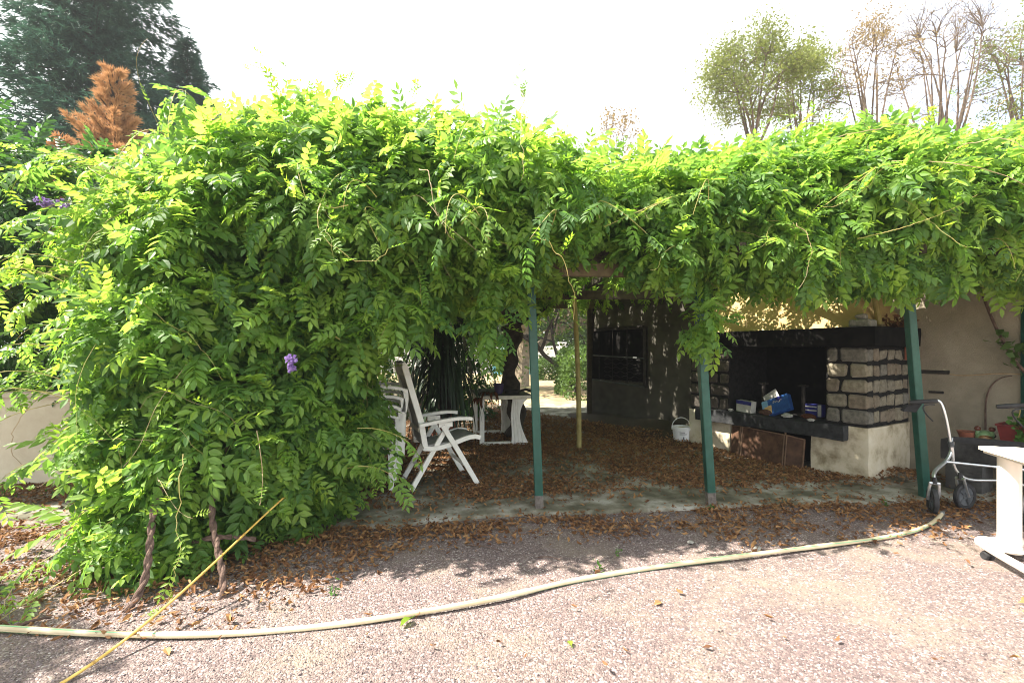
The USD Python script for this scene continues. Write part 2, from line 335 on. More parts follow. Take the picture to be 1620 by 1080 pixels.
# gravel: pinkish crushed stone, many small facets
usdkit.material(stage, '/World/Looks/gravel', {
    'g': ('geometry', {}), 'v': ('voronoi_texture', {'scale': 110.0, 'randomness': 1.0}), 'h': ('separate_color', {}),
    'r': ('rgb_ramp', {'ramp': [(0.0, (0.10, 0.080, 0.078)), (0.3, (0.14, 0.110, 0.106)), (0.6, (0.185, 0.144, 0.136)), (0.88, (0.245, 0.201, 0.186)), (1.0, (0.48, 0.46, 0.44))]}),
    'n': ('noise_texture', {'scale': 0.8, 'detail': 6, 'roughness': 0.65}), 'nr': ('rgb_ramp', {'ramp': [(0, (0.72, 0.66, 0.66)), (0.42, (0.88, 0.83, 0.83)), (0.58, (1, 0.95, 0.90)), (1, (1.0, 0.93, 0.82))]}),
    'x': ('mix_color', {'blend_type': 'multiply', 'fac': 1.0}),
    'dn': ('noise_texture', {'scale': 1.7, 'detail': 7, 'roughness': 0.7}), 'dm': ('map_range', {'from_min': 0.50, 'from_max': 0.66, 'to_min': 0.0, 'to_max': 0.8, 'clamp': True}), 'dx': ('mix_color', {'b': (0.215, 0.172, 0.135)}),
    'n2': ('noise_texture', {'scale': 160.0, 'detail': 3}), 'm': ('math', {'math_type': 'multiply_add', 'value2': -1.0, 'value3': 1.0}), 'a': ('math', {'math_type': 'multiply_add', 'value2': 0.35}),
    'b': ('bump', {'strength': 0.9, 'distance': 0.008}), 'p': ('principled_bsdf', {'roughness': 0.85, 'specular_ior_level': 0.35})},
    [('g.position', 'v.vector'), ('v.color', 'h.color'), ('h.r', 'r.fac'), ('g.position', 'n.vector'), ('n.fac', 'nr.fac'), ('r.color', 'x.a'), ('nr.color', 'x.b'), ('g.position', 'dn.vector'), ('dn.fac', 'dm.value'), ('dm.result', 'dx.fac'), ('x.result', 'dx.a'), ('dx.result', 'p.base_color'),
     ('g.position', 'n2.vector'), ('v.distance', 'm.value1'), ('n2.fac', 'a.value1'), ('m.value', 'a.value3'), ('a.value', 'b.height'), ('b.normal', 'p.normal')], surface='p.BSDF')
M['pebble'] = leaf_mat('pebble', [(0.0, (0.09, 0.07, 0.068)), (0.4, (0.17, 0.135, 0.128)), (0.75, (0.25, 0.21, 0.197)), (1.0, (0.54, 0.52, 0.50))], np.array([1, 1, 1.0]), tmix=0.0, rough=0.8, spec=0.3)
M['earth'] = mat('earth', (0.16, 0.11, 0.06), (0.34, 0.26, 0.15), scale=1.1, rough=0.95, bump=0.8, bscale=14, bdist=0.03, c3=(0.16, 0.20, 0.05), detail=9)

# ------------------------------------------------------------------ ground
def sheet(x0, x1, y0, y1, z, step, amp=0.0, sc=0.8, seed=3):
    xs, ys = np.arange(x0, x1 + step, step), np.arange(y0, y1 + step, step)
    X, Y = np.meshgrid(xs, ys, indexing='ij')
    P = np.stack([X, Y, np.zeros_like(X)], -1).reshape(-1, 3)
    P[:, 2] = z + amp * (meshkit.fbm(P * [sc, sc, 1], 3, seed) - 0.5)
    n = len(ys)
    i, j = np.meshgrid(np.arange(len(xs) - 1), np.arange(n - 1), indexing='ij')
    a = (i * n + j).ravel()
    return trimesh.Trimesh(P, np.vstack([np.stack([a, a + n, a + n + 1], 1), np.stack([a, a + n + 1, a + 1], 1)]), process=False)


big = trimesh.Trimesh([[-900, -900, -0.09], [900, -900, -0.09], [900, 900, -0.09], [-900, 900, -0.09]], [[0, 1, 2], [0, 2, 3]], process=False)
struct('ground', big, M['earth'], 'brown earth with dead leaves and patches of grass behind the pergola', 'ground')
back = sheet(-12, 16, 12.6, 46, -0.03, 0.7, 0.10, 0.5)
struct('back_garden_ground', back, M['earth'], 'sunlit leafy earth with grass seen through the opening of the pergola', 'ground')
gravel = sheet(-9, 9, -8, 4.55, 0.0, 0.13, 0.018, 1.3)
struct('gravel_yard', gravel, '/World/Looks/gravel', 'pinkish crushed gravel yard in the foreground', 'gravel', smooth=True)

# concrete slab with a worn, slightly wandering front edge
fx = np.arange(-4.6, 5.7, 0.12)
fe = np.interp(fx, [-4.6, -1.0, 0.2, 1.8, 4.0, 5.6], [3.9, 3.72, 4.0, 4.13, 4.36, 4.45]) + 0.05 * (meshkit.fbm(np.stack([fx * 3, 0 * fx, 0 * fx], -1), 3, 5) - 0.5) * 2
nx = len(fx)
rows = [fe, fe + 0.015, fe + 0.06] + [np.maximum(fe + 0.06, 4.6 + k * 0.45) for k in range(18)]
Z = [-0.06, 0.018, 0.028] + [0.028] * 18
V = np.vstack([np.stack([fx, r, np.full(nx, z)], 1) for r, z in zip(rows, Z)])
V[nx:, 2] += 0.012 * (meshkit.fbm(V[nx:] * [1.5, 1.5, 1], 3, 9) - 0.5)
i, j = np.meshgrid(np.arange(len(rows) - 1), np.arange(nx - 1), indexing='ij')
a = (i * nx + j).ravel()
struct('concrete_slab', trimesh.Trimesh(V, np.vstack([np.stack([a, a + 1, a + nx + 1], 1), np.stack([a, a + nx + 1, a + nx], 1)]), process=False), M['concrete'], 'stained grey concrete slab under the pergola', 'slab', smooth=True)

# ------------------------------------------------------------------ house wall (plane s, z)
WO, WD, WN = np.array([4.6, 5.45]), np.array([0.5, -0.866]), np.array([-0.866, -0.5])


def W(s, z, off=0.0):
    q = WO + WD * s + WN * off
    return np.array([q[0], q[1], z])


def wbox(s0, s1, o0, o1, z0, z1, c=0.003, jit=0.0):
    m = box(s0, s1, o0, o1, z0, z1, c, jit)
    v = np.asarray(m.vertices)
    p = WO + v[:, :1] * WD + v[:, 1:2] * WN
    return trimesh.Trimesh(np.hstack([p, v[:, 2:]]), np.asarray(m.faces)[:, ::-1], process=False)


house = T('house', 'roughcast beige house side wall along the right of the pergola', 'house', W(0, 0))
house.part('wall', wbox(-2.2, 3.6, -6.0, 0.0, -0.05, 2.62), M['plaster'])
house.part('wall', wbox(-5.85, -2.202, -6.0, 0.0, -0.05, 2.62), M['shaded_dirty_wall'], label='far end of the wall around the grilled window, dirt and shade painted into its colour')
house.part('roof', wbox(-6.1, 3.9, -6.2, 0.25, 2.623, 2.80), M['roof_tile'])
# old window opening with an iron grille on the far end of the wall
wf = house.part('window', cat(wbox(-5.80, -5.74, 0.002, 0.05, 0.74, 1.90), wbox(-4.12, -4.04, 0.002, 0.05, 0.70, 1.86), wbox(-5.738, -4.122, 0.002, 0.045, 1.83, 1.89)), M['iron'], label='old window with a rusty grille and wavy wire mesh')
house.part('pane', wbox(-5.735, -4.125, 0.001, 0.012, 0.80, 1.825), M['soot'], parent=wf)
house.part('grille_bar', tube([W(-5.78, 1.31, 0.07), W(-4.06, 1.26, 0.07)], 0.016, 6), M['iron_pale'], parent=wf)
house.part('grille_bar', tube([W(-5.78, 0.79, 0.08), W(-4.06, 0.715, 0.08)], 0.02, 6), M['iron_pale'], parent=wf)
for k in range(3):
    house.part('grille_bar', tube([W(-5.35 + k * 0.42, 0.76, 0.075), W(-5.35 + k * 0.42, 1.85, 0.075)], 0.008, 6), M['iron'], parent=wf)
for k in range(6):
    ss = np.linspace(-5.2, -4.14, 40)
    house.part('mesh_wire', tube([W(s, 0.80 + k * 0.085 + 0.02 * math.cos((s * 24) + (k % 2) * math.pi), 0.062) for s in ss], 0.006, 5), M['iron'], parent=wf)
house.part('iron_strap', wbox(0.10, 0.36, 0.002, 0.02, 1.145, 1.185), M['iron'])
house.part('iron_strap', wbox(0.18, 0.31, 0.002, 0.02, 0.93, 0.955), M['iron'])
house.part('cable', tube(spl([W(0.36, 1.15, 0.012), W(0.5, 1.14, 0.012), W(0.7, 1.165, 0.012), W(0.85, 1.17, 0.012), W(1.4, 1.165, 0.012)], 30), 0.006, 5), M['tendril_brown'])
house.part('dry_vine_stem', tube(spl([W(0.64, 0.5, 0.012), W(0.645, 0.75, 0.014), W(0.66, 0.95, 0.014), W(0.72, 1.09, 0.013), W(0.84, 1.15, 0.014)], 30), np.linspace(0.009, 0.005, 30), 5), M['bark'])

# ------------------------------------------------------------------ barbecue fireplace (a along the front, b into the corner)
FC, FA, FB = np.array([3.74, 4.94]), np.array([-0.5, 0.866]), np.array([0.866, 0.5])


def FP(a, b, z):
    q = FC + FA * a + FB * b
    return np.array([q[0], q[1], z])


def fmap(m):
    v = np.asarray(m.vertices)
    p = FC + v[:, :1] * FA + v[:, 1:2] * FB
    return trimesh.Trimesh(np.hstack([p, v[:, 2:]]), np.asarray(m.faces)[:, ::-1], process=False)


def fbox(a0, a1, b0, b1, z0, z1, c=0.004, jit=0.0):
    return fmap(box(a0, a1, b0, b1, z0, z1, c, jit))


def rough_box(x0, x1, y0, y1, z0, z1, amp=0.01, seed=1, step=0.09):
    """Box with subdivided, gently uneven faces."""
    m = trimesh.creation.box(bounds=[[x0, y0, z0], [x1, y1, z1]])
    v, f = trimesh.remesh.subdivide_to_size(np.asarray(m.vertices), np.asarray(m.faces), step)
    m = trimesh.Trimesh(v, f); m.merge_vertices()
    v = np.asarray(m.vertices)
    c = (np.array([x0, y0, z0]) + [x1, y1, z1]) / 2
    h = (np.array([x1, y1, z1]) - [x0, y0, z0]) / 2
    e = ((np.abs(np.abs(v - c) - h) < 1e-6).sum(1) > 1)
    d = np.stack([meshkit.fbm(v * 5 + k * 17, 3, seed + k) - 0.5 for k in range(3)], 1) * 2 * amp
    v = v + d - unit(v - c) * (e * amp * 0.7)[:, None]
    return trimesh.Trimesh(v, np.asarray(m.faces), process=False)


fire = T('barbecue_fireplace', 'stone barbecue fireplace with sooty black lintel, beige plinth and ochre hood', 'fireplace', FP(0, 0, 0))
fire.part('plinth', fmap(rough_box(0.0, 0.58, 0.0, 0.99, -0.04, 0.585, 0.007, 3)), M['beige_render'], smooth=35, label='large rendered plinth block at the near corner')
fire.part('plinth', fmap(rough_box(1.62, 2.28, 0.0, 0.99, -0.04, 0.555, 0.007, 4)), M['beige_render'], smooth=35)
fire.part('ash_pit', fbox(0.583, 1.617, 0.45, 0.99, -0.02, 0.42), M['soot'])
fire.part('hearth_slab', fmap(rough_box(0.19, 2.10, -0.10, 0.40, 0.432, 0.592, 0.008, 5)), M['black_slab'], smooth=35)
fire.part('hearth_floor', fbox(0.43, 1.62, 0.41, 0.98, 0.43, 0.600), M['soot'])
fire.part('firebox_wall', fbox(0.42, 1.64, 0.86, 0.985, 0.602, 1.448), M['soot'])
fire.part('mortar_core', fbox(0.014, 0.418, 0.014, 0.98, 0.588, 1.449), M['mortar'])
fire.part('mortar_core', fbox(1.632, 2.256, 0.014, 0.98, 0.558, 1.449), M['mortar'])
r2 = np.random.default_rng(11)
zs = np.linspace(0.605, 1.442, 6)


for k in range(2):
    M[f'sooty{k}'] = mat(f'sooty_stone_{k}', (0.035, 0.03, 0.023), ((0.085, 0.073, 0.055), (0.065, 0.055, 0.045))[k], scale=16, rough=0.95, bump=0.7, bscale=70, bdist=0.008)


def stone(a0, a1, b0, b1, z0, z1, k):
    g = r2.uniform(0.010, 0.016)
    m = fbox(a0 + g, a1 - g, b0, b1, z0 + g + r2.uniform(-0.003, 0.003), z1 - g + r2.uniform(-0.004, 0.003), c=0.020, jit=0.008)
    fire.part('stone', m, M[f'stone{k}'] if a0 < 1 else M[f'sooty{k % 2}'])


for row in range(5):
    z0, z1 = zs[row], zs[row + 1]
    cut = [0.0, 0.29, 0.425] if row % 2 == 0 else [0.0, 0.205, 0.425]
    cut[1] += r2.uniform(-0.02, 0.02)
    for q in range(2):
        stone(cut[q] - (0.006 if q == 0 else 0), cut[q + 1], -0.006 - r2.uniform(0, 0.008), 0.13, z0, z1, r2.integers(0, 4))
    bs = np.r_[0.13, np.sort(r2.uniform(-0.03, 0.03, 4)) + np.linspace(0.29, 0.80, 4), 0.96]
    for q in range(5):
        stone(-0.006 - r2.uniform(0, 0.008), 0.12, bs[q], bs[q + 1], z0, z1, r2.integers(0, 4))
    cut = [1.625, 1.93 if row % 2 else 1.80, 2.10 if row % 2 else 2.02, 2.265]
    for q in range(3):
        stone(cut[q], cut[q + 1], -0.004 - r2.uniform(0, 0.008), 0.13, z0 - 0.02 * (row == 0), z1, r2.integers(0, 4))
fire.part('lintel', fmap(rough_box(-0.10, 2.36, -0.09, 0.99, 1.452, 1.655, 0.006, 6)), M['soot'], smooth=35)
fire.part('hood', fmap(hull([(0.03, 0.10, 1.65), (2.22, 0.10, 1.65), (0.03, 0.99, 1.65), (2.22, 0.99, 1.65), (0.55, 0.55, 2.60), (1.75, 0.55, 2.60), (0.55, 0.99, 2.60), (1.75, 0.99, 2.60)])), M['ochre'])
fire.part('edge_brick', fbox(-0.07, -0.012, 0.80, 0.95, 1.30, 1.445, 0.006), M['terracotta'], label='single red brick at the back of the stone pillar')

# leaning rusty fire screen in front of the ash pit
scr = T('fire_screen', 'rusty three leaf sheet metal fire screen leaning under the hearth', 'fire screen', FP(1.1, -0.06, 0.03))


def plank(p0, p1, z00, z01, z10, z11, lean0, lean1, th=0.006):
    """Upright metal leaf between two ground points (a, b), leaning back at the top."""
    (a0, b0), (a1, b1) = p0, p1
    pts = [FP(a0, b0, z00), FP(a1, b1, z10), FP(a0, b0 + lean0, z01), FP(a1, b1 + lean1, z11)]
    nrm = np.r_[-FB, 0] * th
    return hull([p for q in pts for p in (q, q + nrm)])


S = [(1.60, -0.02, 0.40), (1.40, -0.10, 0.42), (0.82, -0.12, 0.40), (0.62, -0.06, 0.37)]
for q in range(3):
    (a0, b0, t0), (a1, b1, t1) = S[q], S[q + 1]
    leaf = scr.part('screen_leaf', plank((a0 - 0.006, b0), (a1 + 0.006, b1), 0.03, t0, 0.03, t1, 0.05, 0.05), M['rust'])
    for (aa, bb, tt), sg in ((S[q], -1), (S[q + 1], 1)):
        scr.part('edge_bar', tube([FP(aa + sg * 0.014, bb - 0.012, 0.032), FP(aa + sg * 0.014, bb + 0.038, tt + 0.005)], 0.009, 5), M['rust_edge'], parent=leaf)
    scr.part('top_bar', tube([FP(a0 - 0.014, b0 + 0.036, t0), FP(a1 + 0.014, b1 + 0.036, t1)], 0.008, 5), M['rust_edge'], parent=leaf)
for q in (1, 2):
    a0, b0, t0 = S[q]
    scr.part('finial', tube([FP(a0, b0 + 0.036, t0), FP(a0, b0 + 0.036, t0 + 0.05)], [0.008, 0.012], 6), M['rust_edge'])

# cartons, scraps and iron posts on the hearth
def carton(name, label, size, loc, rot, faces):
    t = T(name, label, 'carton', loc)
    sx, sy, sz = np.array(size) / 2
    R = np.asarray(rot)
    t.part('box', xf(box(-sx, sx, -sy, sy, -sz, sz, 0.003), R, loc), M[faces[0]])
    for nm, (u0, u1, w0, w1), mt in faces[1]:
        t.part(nm, xf(box(u0 * sx, u1 * sx, -sy - 0.0025, -sy + 0.001, w0 * sz, w1 * sz, 0.0004), R, loc), M[mt])
    return t, R, np.array(loc), (sx, sy, sz)


RZ = -60.0  # the front of the hearth faces this way
t, R, L, (sx, sy, sz) = carton('cereal_carton', 'bright blue food carton tilted on its corner on the hearth', (0.36, 0.07, 0.20), FP(1.03, 0.10, 0.715), euler(0, 0, RZ) @ euler(-18, -24, 0),
    ('card_blue', [('pale_print', (-0.98, -0.52, -0.98, 0.95), 'card_sky'), ('dark_print', (0.10, 0.55, 0.40, 0.97), 'card_navy')]))
for q, (u, w, s_) in enumerate([(-0.66, -0.2, 0.030), (-0.50, -0.38, 0.034), (-0.58, -0.62, 0.03), (-0.42, -0.08, 0.026)]):
    t.part('biscuit_print', xf(box(u * sx - s_, u * sx + s_, -sy - 0.005, -sy - 0.0026, w * sz - s_, w * sz + s_, 0.0005), R, L), M['card_tan'])
sw = spl([(-0.02, 0, 0.03), (0.0, 0, 0.055), (0.015, 0, 0.03), (0.03, 0, 0.05), (0.05, 0, 0.025), (0.08, 0, 0.045), (0.10, 0, 0.04)], 26)
sw[:, 1] = -sy - 0.004
t.part('script_mark', xf(tube(sw, 0.006, 5, (1, 0.4)), R, L), M['card_white'], label='white script flourish')
carton('small_carton', 'low white carton with a navy top band at the left of the hearth', (0.22, 0.10, 0.15), FP(1.42, 0.06, 0.672), euler(0, 0, RZ - 4) @ euler(0, 3, 0), ('card_white', [('navy_band', (-1.0, 1.0, 0.35, 1.0), 'card_navy')]))
carton('carton_flap', 'pale cardboard sheet standing tilted behind the blue carton', (0.21, 0.006, 0.17), FP(1.17, 0.22, 0.79), euler(0, 0, RZ) @ euler(-12, -36, 0), ('card_white', [('notch', (-0.99, -0.8, -0.3, 0.2), 'soot')]))
carton('striped_carton', 'dark carton with pale stripes at the back right of the hearth', (0.22, 0.09, 0.15), FP(0.72, 0.34, 0.68), euler(0, 0, RZ), ('card_navy', [('stripe', (-0.9, 0.5, 0.5, 0.7), 'card_white'), ('stripe', (-0.9, 0.5, -0.1, 0.1), 'card_white'), ('end_panel', (0.62, 0.98, -0.9, 0.95), 'card_white')]))
for a, lb in ((1.33, 'left upright iron firedog inside the black firebox'), (0.82, 'right upright iron firedog inside the black firebox')):
    t = T('firedog', lb, 'firedog', FP(a, 0.30, 0.60))
    t.part('stem', tube([FP(a, 0.30, 0.598), FP(a, 0.30, 0.96)], [0.028, 0.022], 8), M['iron'])
    t.part('cap', fbox(a - 0.05, a + 0.05, 0.26, 0.34, 0.96, 0.985), M['iron'])
    t.part('foot_bar', fbox(a - 0.02, a + 0.02, 0.20, 0.75, 0.602, 0.632), M['iron'])
for a, b, sc_, mt, lb in ((0.86, 0.02, 0.05, 'card_white', 'crumpled white paper scrap under the blue carton'), (0.55, -0.05, 0.03, 'card_white', 'small pale scrap on the front edge of the hearth near the stone pillar'), (1.14, 0.05, 0.07, 'card_brown', 'crumpled brown wrapper left of the blue carton'), (0.66, 0.12, 0.06, 'orange_leaf', 'rust orange crumpled scrap on the right of the hearth'), (1.58, -0.03, 0.03, 'card_white', 'pale paper twist on the front edge of the hearth by the left pillar')):
    m = trimesh.creation.icosphere(2, 1.0)
    v = np.asarray(m.vertices) * (0.6 + 0.9 * meshkit.noise(np.asarray(m.vertices) * 2.2 + a * 9, 4))[:, None] * [1.2, 0.7, 0.5] * sc_
    o = usdkit.mesh(stage, numbered('/World/paper_scrap'), xf(trimesh.Trimesh(v, m.faces, process=False), euler(0, 0, RZ), FP(a, b, 0.602 + sc_ * 0.35)), M[mt])
    keys(o.GetPrim(), lb, 'scrap')

# grey stone and dry debris on the lintel
t = T('broken_stone', 'broken grey stone standing on the near corner of the black lintel', 'stone', FP(0.10, 0.12, 1.655))
t.part('base', fbox(0.0, 0.20, 0.02, 0.20, 1.652, 1.73, 0.015, 0.012), M['grey_stone'])
t.part('upper_piece', fbox(0.06, 0.15, 0.06, 0.15, 1.732, 1.80, 0.012, 0.012), M['grey_stone'])
V, F = [], []
for k in range(160):
    c = FP(rng.uniform(-0.06, 0.12), rng.uniform(0.45, 0.98), 1.655) + [0, 0, abs(rng.normal(0, 0.05))]
    q = Rot.random(random_state=int(rng.integers(1 << 30))).as_matrix() * rng.uniform(0.025, 0.05)
    b = np.array([[-1, 0, 0], [0, 0.4, 0.15], [1, 0, 0.1], [0, -0.4, 0.15]]) @ q.T + c
    n = len(V); V += list(b); F += [[n, n + 1, n + 2], [n, n + 2, n + 3]]
struct('leaf_debris', trimesh.Trimesh(V, F, process=False), M['litter'], 'heap of dry brown leaves on the lintel against the wall', 'dry leaves', kind='stuff')

# ------------------------------------------------------------------ pergola
perg = T('pergola', 'pergola of green posts and wooden beams carrying the wisteria', 'pergola', (0.24, 4.14, 0))


def post(x, y, tx, ty, top, w=0.072, foot=0.14):
    b, t_ = np.array([x, y, 0.0]), np.array([tx, ty, top])
    def sec(z0, z1, ww):
        P = []
        for z in (z0, z1):
            c = b + (t_ - b) * (z / top)
            for sx, sy in ((1, 0.86), (0.86, 1), (-1, 0.86), (-0.86, 1), (1, -0.86), (0.86, -1), (-1, -0.86), (-0.86, -1)):
                P.append([c[0] + sx * ww / 2, c[1] + sy * ww / 2, z])
        return hull(P)
    p = perg.part('post', sec(foot, top, w), M['post_green'])
    perg.part('post_foot', sec(-0.02, foot, w + 0.002), M['post_foot'], parent=p)


post(0.24, 4.135, 0.165, 4.135, 2.06)
post(1.783, 4.216, 1.66, 4.22, 2.06)
post(3.90, 4.444, 3.725, 4.44, 2.06, foot=0.02)
post(-1.80, 4.02, -1.80, 4.02, 2.06)
post(5.06, 4.62, 5.06, 4.62, 2.06)
post(-3.4, 3.95, -3.4, 3.95, 2.06)
for x0, x1, y0, y1 in ((-3.6, 1.0, 3.90, 4.20), (1.0, 5.3, 4.20, 4.60)):
    a0, a1 = np.array([x0, y0, 2.06]), np.array([x1, y1, 2.06])
    perg.part('front_beam', hull([p + [0, dy, dz] for p in (a0, a1) for dy in (-0.03, 0.03) for dz in (0.0, 0.11)]), M['beam_wood'])
perg.part('back_beam', box(-3.4, 1.75, 10.0, 10.09, 2.30, 2.46), M['beam_wood'])
perg.part('back_post', box(1.60, 1.69, 10.0, 10.09, -0.02, 2.30), M['dark_wood'])
perg.part('back_post', box(-1.6, -1.51, 10.0, 10.09, -0.02, 2.30), M['dark_wood'])
perg.part('middle_beam', hull([p + np.array([0, dy, dz]) for p in (np.array([-3.5, 6.75, 2.14]), np.array([3.6, 6.75, 2.14])) for dy in (-0.035, 0.035) for dz in (0, 0.12)]), M['dark_wood'])
for k, x in enumerate(np.arange(-3.2, 5.2, 0.72)):
    y1 = 10.2 if x < 1.6 else min(10.2, 5.45 + (4.6 - x) / 0.5 * 0.866 - 0.1)
    z1 = 2.175 + 0.30 * (y1 - 4.0) / 6.2
    if y1 > 4.8:
        perg.part('rafter', hull([np.array([x + dx, y, z + dz]) for y, z in ((3.75, 2.175), (y1, z1)) for dx in (-0.025, 0.025) for dz in (0, 0.09)]), M['dark_wood'])
for k in range(22):
    y = 4.3 + k * 0.27
    z = 2.27 + 0.30 * (y - 4.0) / 6.2
    x1 = min(5.1, 4.6 - 0.5 * (y - 5.45) / 0.866 - 0.05) if y > 7.4 else 0.9
    perg.part('lath', box(-3.5, x1, y - 0.085, y + 0.085, z, z + 0.018), M['dark_wood'])

t = T('support_pole', 'thin yellowish wooden prop pole standing inside the pergola behind the green posts', 'pole', (0.94, 6.60, 0))
t.part('pole', tube(spl([(0.94, 6.60, 0.0), (0.92, 6.60, 1.2), (0.87, 6.62, 2.2)], 12), np.linspace(0.036, 0.032, 12), 10), M['yellow_pole'], smooth=40)
t.part('tip', tube([(0.872, 6.62, 2.19), (0.868, 6.62, 2.24)], 0.036, 10), M['beam_wood'])
t = T('support_pole', 'short yellow wooden strut rising from the fireplace lintel to the roof', 'pole', FP(0.03, 0.3, 1.65))
t.part('pole', tube([FP(0.03, 0.32, 1.655), FP(0.10, 0.30, 2.25)], 0.03, 8), M['yellow_pole'], smooth=40)
t.part('end_block', fbox(0.0, 0.07, 0.28, 0.36, 1.655, 1.69), M['beam_wood'])

# ------------------------------------------------------------------ bucket
bx, by = 2.53, 7.02
t = T('bucket', 'white plastic paint bucket with raised handle beside the fireplace', 'bucket', (bx, by, 0.02))
t.part('body', xf(lathe([(0.0, 0.0), (0.105, 0.0), (0.112, 0.01), (0.135, 0.24), (0.132, 0.24), (0.11, 0.02), (0.0, 0.02)], 28), None, (bx, by, 0.035)), M['bucket_white'], smooth=40)
t.part('rim', xf(lathe([(0.136, 0.195), (0.146, 0.197), (0.146, 0.225), (0.138, 0.227), (0.138, 0.247), (0.131, 0.247)], 28), None, (bx, by, 0.035)), M['bucket_white'], smooth=40)
t.part('handle', tube([(bx - 0.145 * math.cos(a), by + 0.03 * math.sin(a), 0.25 + 0.155 * math.sin(a)) for a in np.linspace(0, math.pi, 22)], 0.006, 6), M['bucket_white'])
t.part('contents', xf(lathe([(0.0, 0.225), (0.05, 0.23), (0.13, 0.21)], 20), None, (bx, by, 0.035)), M['bucket_fill'])
for zz, w0, w1, hh in ((0.165, -2.15, -1.55, 0.008), (0.145, -2.15, -1.3, 0.004), (0.135, -2.15, -1.35, 0.004), (0.07, -1.75, -1.62, 0.035)):
    aa = np.linspace(w0, w1, 8)
    r0 = 0.1145 + 0.023 * (zz / 0.24)
    v = np.array([(bx + (r0 + 0.001) * math.cos(a), by + (r0 + 0.001) * math.sin(a), 0.035 + z) for z in (zz, zz + hh) for a in aa])
    f = [[k, k + 1, k + 9] for k in range(7)] + [[k, k + 9, k + 8] for k in range(7)]
    t.part('label_print', trimesh.Trimesh(v, f, process=False), M['ink'])
for x, y, lb in ((2.05, 7.55, 'dark old clog lying on the leaves left of the bucket'), (2.28, 7.35, 'dark old clog lying on the leaves nearest the bucket')):
    t = T('old_clog', lb, 'clog', (x, y, 0.03))
    t.part('upper', hull([(x + 0.13 * math.cos(a) * (1 if math.cos(a) > 0 else 0.9), y + 0.05 * math.sin(a), z) for a in np.linspace(0, 2 * math.pi, 16) for z in (0.045, 0.06)] + [(x + 0.08, y, 0.12), (x + 0.03, y + 0.03, 0.12), (x + 0.03, y - 0.03, 0.12)]), M['black_rubber'])
    t.part('sole', hull([(x + 0.14 * math.cos(a), y + 0.052 * math.sin(a), z) for a in np.linspace(0, 2 * math.pi, 16) for z in (0.025, 0.044)]), M['black_rubber'])

# ------------------------------------------------------------------ folding chairs
def strip(pts, w, th, y):
    """Flat bar in the x-z plane, width w in that plane, thickness th along y."""
    p = np.asarray(pts, float)
    d = unit(np.gradient(p, axis=0)); n = np.stack([-d[:, 1], d[:, 0]], 1)
    w = np.broadcast_to(w, (len(p),))[:, None]
    poly = np.vstack([p + n * w / 2, (p - n * w / 2)[::-1]])
    return side_prism(poly, y - th / 2, y + th / 2)


def fold_chair(label, loc, rz, cls=None):
    t = T('folding_chair', label, 'chair', loc, rz)
    P = lambda nm, m, mt='white_resin', **k: t.part(nm, m, M[mt], local=True, **k)
    for sy in (-0.26, 0.26):
        P('leg', strip([(-0.03, 0.62), (0.15, 0.32), (0.335, 0.0)], 0.048, 0.034, sy))
        P('leg', strip([(0.03, 0.61), (-0.14, 0.33), (-0.335, 0.0)], 0.045, 0.034, sy * 0.86))
        arm = strip(spl([(-0.27, 0.635), (-0.08, 0.665), (0.12, 0.685), (0.27, 0.675)], 10), 0.032, 0.062, sy * 1.04)
        P('armrest', arm)
        P('arm_bracket', strip([(-0.07, 0.625), (0.07, 0.63)], 0.05, 0.03, sy * 0.97))
        P('seat_rail', strip(spl([(-0.22, 0.405), (0.08, 0.43), (0.27, 0.485), (0.37, 0.47)], 9), 0.045, 0.03, sy * 0.92))
        P('back_stile', strip([(-0.20, 0.42), (-0.24, 0.66), (-0.40, 1.21), (-0.41, 1.25)], [0.05, 0.055, 0.055, 0.03], 0.036, sy * 0.86))
    P('seat', side_prism([(-0.20, 0.425), (0.08, 0.445), (0.26, 0.50), (0.35, 0.488), (0.35, 0.472), (0.26, 0.484), (0.08, 0.428), (-0.20, 0.41)], -0.215, 0.215), 'grey_resin')
    for k in range(7):
        y = -0.168 + k * 0.056
        P('back_slat', strip([(-0.215, 0.45), (-0.255, 0.70), (-0.385, 1.13)], 0.016, 0.046, y), 'grey_resin')
    P('top_rail', side_prism([(-0.37, 1.125), (-0.405, 1.125), (-0.44, 1.25), (-0.40, 1.262)], -0.205, 0.205), 'grey_resin')
    P('back_crossbar', side_prism([(-0.235, 0.56), (-0.262, 0.56), (-0.268, 0.60), (-0.242, 0.60)], -0.205, 0.205), 'dirty_resin')
    P('stretcher', tube([(0.20, -0.25, 0.21), (0.20, 0.25, 0.21)], 0.017, 8))
    P('stretcher', tube([(-0.225, -0.21, 0.18), (-0.225, 0.21, 0.18)], 0.017, 8))
    return t


yaw = math.atan2(0.251, 0.597)
c0 = np.array([-0.665, 4.72]) + 0.26 * np.array([-math.sin(yaw), math.cos(yaw)])
ch = fold_chair('white folding garden chair with grey slatted back facing the table', (c0[0], c0[1], 0.035), yaw)


def copy_thing(src, name, label, loc, rz, group=None):
    path = numbered('/World/' + name)
    x = UsdGeom.Xform.Define(stage, path)
    x.GetPrim().GetReferences().AddInternalReference(src.path)
    x.ClearXformOpOrder()
    x.AddTranslateOp().Set(Gf.Vec3d(*map(float, loc)))
    x.AddRotateZOp().Set(float(math.degrees(rz)))
    x.GetPrim().SetInstanceable(True)
    keys(x.GetPrim(), label, None, group)
    return x


copy_thing(ch, 'folding_chair', 'second folding garden chair whose back shows between the wisteria leaves', (-1.86, 5.0, 0.035), math.radians(20))

